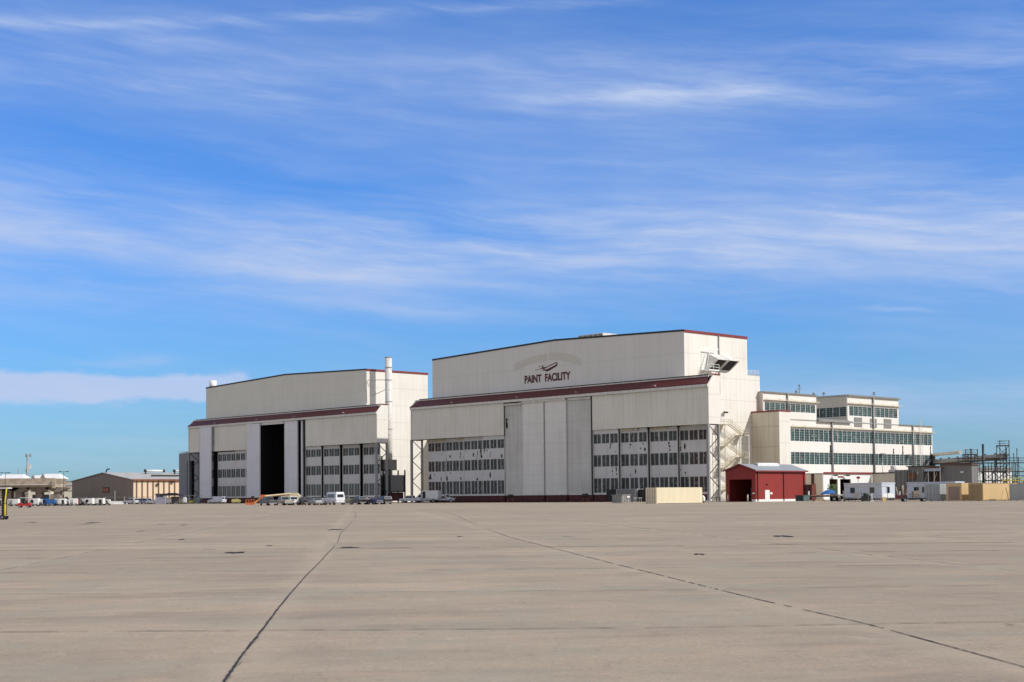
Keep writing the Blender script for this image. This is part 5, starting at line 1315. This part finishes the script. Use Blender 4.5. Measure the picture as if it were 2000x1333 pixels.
# ground support units in a row
gg = 'white ground support units in a row on the left'
def gse(label, x, Y, w, h, kind, colr='whitep', hd=0.0, cat='ground unit', name='ground_unit'):
    t = thing(name, label, cat, at(x, Y), hd, gg)
    m = MB(); m.prism([(-w / 2, .35), (w / 2, .35), (w / 2, h * .85), (w / 2 - .15, h), (-w / 2 + .12, h), (-w / 2, h * .9)], -.8, .8, 'y'); m.build('body', M[colr], t)
    wheelset(t, (-w * .33, w * .33), .82, .3, .2)
    m = MB(); m.box(-w / 2 + .1, w / 2 - .1, -.78, .78, h, h + .1); m.build('top', M['black'], t)
    if kind == 'hose':
        m = MB(); m.tube((-w * .2, -.9, h * .62), (-w * .2, -.81, h * .62), .42, 16); m.build('hose_reel', M['darksteel'], t)
    if kind == 'louver':
        m = MB()
        for k in range(4): m.box(-w * .4, -.05, -.83, -.803, .55 + k * .3, .7 + k * .3)
        m.build('louver', M['shade'], t)
    if kind == 'pipes':
        m = MB(); m.path([(-w * .3, -.9, h * .9), (w * .05, -1.0, h * .8), (w * .25, -.95, .5)], .14, 8); m.build('hose', M['darksteel'], t)
    if kind == 'open':
        m = MB(); m.box(-w * .15, w * .28, -.83, -.803, .5, h * .8); m.build('open_hatch', M['black'], t)
    m = MB(); q0 = random.uniform(-.4, .2) * w; m.box(q0, q0 + .2 * w, -.83, -.804, h * .3, h * .5); m.box(-w / 2 + .1, w / 2 - .1, -.82, -.802, .36, .5); m.build('panel_gap_shade', M['shade'], t)  # grey panel, plus a dark strip painted as the gap shadow below the body
    m = MB(); m.tube((random.uniform(-.3, .3) * w, -.2, h), (random.uniform(-.3, .3) * w, -.2, h + random.uniform(.2, .5)), .08, 6); m.build('exhaust', M['darksteel'], t)
    m = MB(); m.tube((w / 2, 0, .4), (w / 2 + .9, 0, .35), .05, 6); m.build('tow_bar', M['darksteel'], t)
    return t
for i, (x, Y, w, h, k, cl_, lb) in enumerate([
    (2, 366, 2.0, 2.0, 'open', 'whitep', 'white ground unit cut by the left edge behind the work stand'),
    (28, 372, 2.8, 1.9, 'louver', 'whitep', 'long white ground unit right of the yellow work stand'),
    (69, 370, 2.3, 2.0, 'hose', 'whitep', 'white ground unit with a dark hose reel right of the red buggy'),
    (80, 374, 1.6, 1.8, 'pipes', 'whitep', 'small white ground unit touching the blue one'),
    (115.5, 372, 1.9, 1.9, 'louver', 'whitep', 'white ground unit just right of the blue one'),
    (124, 368, 1.4, 1.9, 'open', 'whitep', 'narrow white ground unit with its hatch open by the lamp post'),
    (134, 372, 1.5, 1.7, 'hose', 'whitep', 'white ground unit with a hose reel left of the red barrel pair'),
    (145, 370, 2.1, 1.9, 'louver', 'whitep', 'white ground unit just left of the narrow red unit'),
    (162, 374, 1.8, 1.8, 'pipes', 'whitep', 'white ground unit just right of the narrow red unit'),
    (176, 372, 2.0, 1.9, 'hose', 'whitep', 'white ground unit with a reel, second right of the red unit'),
    (188, 376, 1.2, 1.8, 'louver', 'trim', 'greyish ground unit third right of the red unit'),
    (198, 370, 1.7, 1.9, 'open', 'whitep', 'white ground unit with open hatch near the row end'),
    (209, 376, 1.8, 1.6, 'pipes', 'trim', 'last greyish ground unit at the right end of the row')]):
    gse(lb, x, Y, w, h, k, cl_, random.uniform(-.12, .12))
gse('narrow red ground unit in the middle of the white row', 153, 371, .7, 1.8, 'x', 'redtrim')
gse('bright blue ground unit in the white row', 101, 368, 2.0, 1.55, 'x', 'bluetarp')
gse('dark blue round-backed unit left of the bright blue one', 91, 370, 1.3, 1.9, 'hose', 'bluetarp')
# red utility buggy
t = thing('utility_buggy', 'small red utility buggy with a pale canopy', 'buggy', at(49, 305), 0)
m = MB(); m.prism([(-1.45, .35), (-1.45, .75), (-1.1, 1.0), (-.3, .92), (-.2, .72), (.6, .72), (.65, .98), (1.2, 1.0), (1.4, .35)], -.6, .6, 'y'); m.build('body', paint('buggy_red', (.55, .02, .02)), t)
wheelset(t, (-.95, .95), .62, .3)
m = MB(); m.box(-.9, 1.3, -.6, .6, 2.05, 2.15); m.build('canopy', M['whitep'], t)
m = MB()
for x_ in (-.8, .5, 1.2):
    for y_ in (-.55, .55): m.tube((x_, y_, .9), (x_, y_, 2.05), .03, 6)
m.build('canopy_post', M['black'], t)
m = MB(); m.box(-.1, .35, -.5, .5, .75, .95); m.box(.3, .45, -.5, .5, .95, 1.45); m.build('seat', M['black'], t)
m = MB(); m.tube((-.5, -.2, .9), (-.25, -.2, 1.25), .03, 6); m.tube((-.27, -.2, 1.1), (-.2, -.2, 1.3), .17, 12); m.build('steering_wheel', M['black'], t)
# debris and hoses lying before the row are part of the apron; jersey barriers
for i, x in enumerate((221, 229, 237, 245)):
    lbl = ('white concrete barrier, first from the left beside the fence post', 'white concrete barrier, second from the left', 'white concrete barrier, third from the left', 'white concrete barrier nearest the silver-white SUV')[i]
    m = MB(); m.prism([(-.3, 0), (.3, 0), (.28, .2), (.12, .5), (.1, .95), (-.1, .95), (-.12, .5), (-.28, .2)], -.62, .62, 'x')
    tag(m.build('concrete_barrier', M['whitep'], None, at(x, 438)), lbl, 'barrier', 'white concrete barriers by the fence')
# chain-link fence
FN = thing('chain_fence', 'chain-link fence with pale top rail before the brown hall', 'fence', at(150, 452), 0)
m = MB(); L_ = (300 - 150) / FOC * 452
m.path([(0, 0, 2.2), (L_, 0, 2.2)], .05, 6); m.build('top_rail', M['steel'], FN)
for k in range(9): m = MB(); m.tube((k * L_ / 8, 0, 0), (k * L_ / 8, 0, 2.3 if k != 4 else 4.2), .06, 6); m.build('post', M['trim'], FN)
m = MB()
k = 0
while k * .35 < L_: m.tube((k * .35, 0, .1), (k * .35 + .6, 0, 2.2), .008, 3, caps=False); m.tube((k * .35 + .6, 0, .1), (k * .35, 0, 2.2), .008, 3, caps=False); k += 1
m.build('mesh', M['darksteel'], FN)
# guard hut and canopy
t = thing('guard_hut', 'lilac-grey guard hut with dark flat roof beside the canopy', 'hut', at(313, 420), 0)
m = MB(); m.box(-1.35, 1.35, 0, 2.2, 0, 2.9); m.build('wall', plain('hut_wall', (.36, .36, .44), .7), t); m = MB(); m.box(-1.6, 1.6, -.2, 2.4, 2.9, 3.1); m.build('roof', M['black'], t)
for x_ in (-.6, .1, .7): m = MB(); m.box(x_ - .3, x_ + .2, -.04, -.003, 2.1, 2.7); m.build('window', M['winglass'], t)
t = thing('canopy_tent', 'black pitched canopy sheltering equipment left of the left hangar', 'canopy', at(337, 414), 0)
m = MB(); m.prism([(-3.0, 2.45), (3.0, 2.45), (2.9, 2.65), (.8, 3.25), (-.8, 3.25), (-2.9, 2.65)], -1.5, 1.5, 'y'); m.build('roof', M['black'], t)
for x_ in (-2.0, 2.0):
    for y_ in (-1.3, 1.3): m = MB(); m.tube((x_, y_, 0), (x_, y_, 2.5), .06, 6); m.build('post', M['darksteel'], t)
for (x, Y, w, h, mt, lb) in ((330, 414, 1.6, 1.9, 'trim', 'pale cart parked under the black canopy'), (343, 416, 2.4, 2.2, 'greysid2', 'grey caged rack under the black canopy'), (355, 418, 1.0, 1.5, 'steel', 'steel cart right of the black canopy'),
                              (362, 420, .8, 2.0, 'whitep', 'white upright tank between canopy and railings')):
    t = thing('equipment_cart', lb, 'cart', at(x, Y), 0, 'equipment near the black canopy')
    m = MB(); m.prism([(-w / 2, .3), (w / 2, .3), (w / 2, h * .8), (w / 2 - .2, h), (-w / 2, h)], -.5, .5, 'y'); m.build('body', M[mt], t); wheelset(t, (-w * .3, w * .3), .52, .25, .12)
t = thing('steel_railing', 'grey railing frame with stored parts under the steel end frame', 'railing', at(377, 425), 0)
m = MB()
for x_ in (-2.4, -1.0, .4, 1.8, 2.6): m.tube((x_, 0, 0), (x_, 0, 2.5), .05, 6)
for z in (1.4, 2.5): m.path([(-2.4, 0, z), (2.6, 0, z)], .05)
m.build('rail', M['steel'], t)
for x, w, h, mt, lb in ((362, .8, 1.2, 'base', 'maroon drum trolley behind the grey railing'), (374, 1.2, .9, 'yellow', 'yellow-topped trolley behind the grey railing'), (388, .8, 1.8, 'teal', 'green cabinet behind the grey railing')):
    t = thing('parts_trolley', lb, 'trolley', at(x, 428), 0, 'trolleys behind the railing'); m = MB(); m.box(-w / 2, w / 2, -.4, .4, .25, h); m.box(-w / 2 - .05, w / 2 + .05, -.45, .45, h, h + .08); m.build('body', M[mt], t); wheelset(t, (-w * .3, w * .3), .42, .2, .1)
# far land: low distant tree line so the horizon is closed
far = MB(); rnd = random.Random(5)
tl = plain('far_tree_green', (.06, .075, .05), .9)
for i in range(260):
    X_ = -900 + i * 7.2 + rnd.uniform(-2, 2); h = rnd.uniform(3.5, 7.5)
    for _ in range(14):
        c = Vector((X_ + rnd.uniform(-5, 5), 1450 + rnd.uniform(-8, 8), h * rnd.uniform(.1, 1))); r_ = rnd.uniform(1, 2.6)
        far.face([c + Vector((-r_, 0, -.2 * r_)), c + Vector((0, .2 * r_, -r_ * .7)), c + Vector((r_, 0, .1 * r_)), c + Vector((0, -.2 * r_, r_ * .7))])
o = far.build('far_wood', tl); o['kind'] = 'stuff'; o['label'] = 'low distant tree line along the horizon'; o['category'] = 'wood'
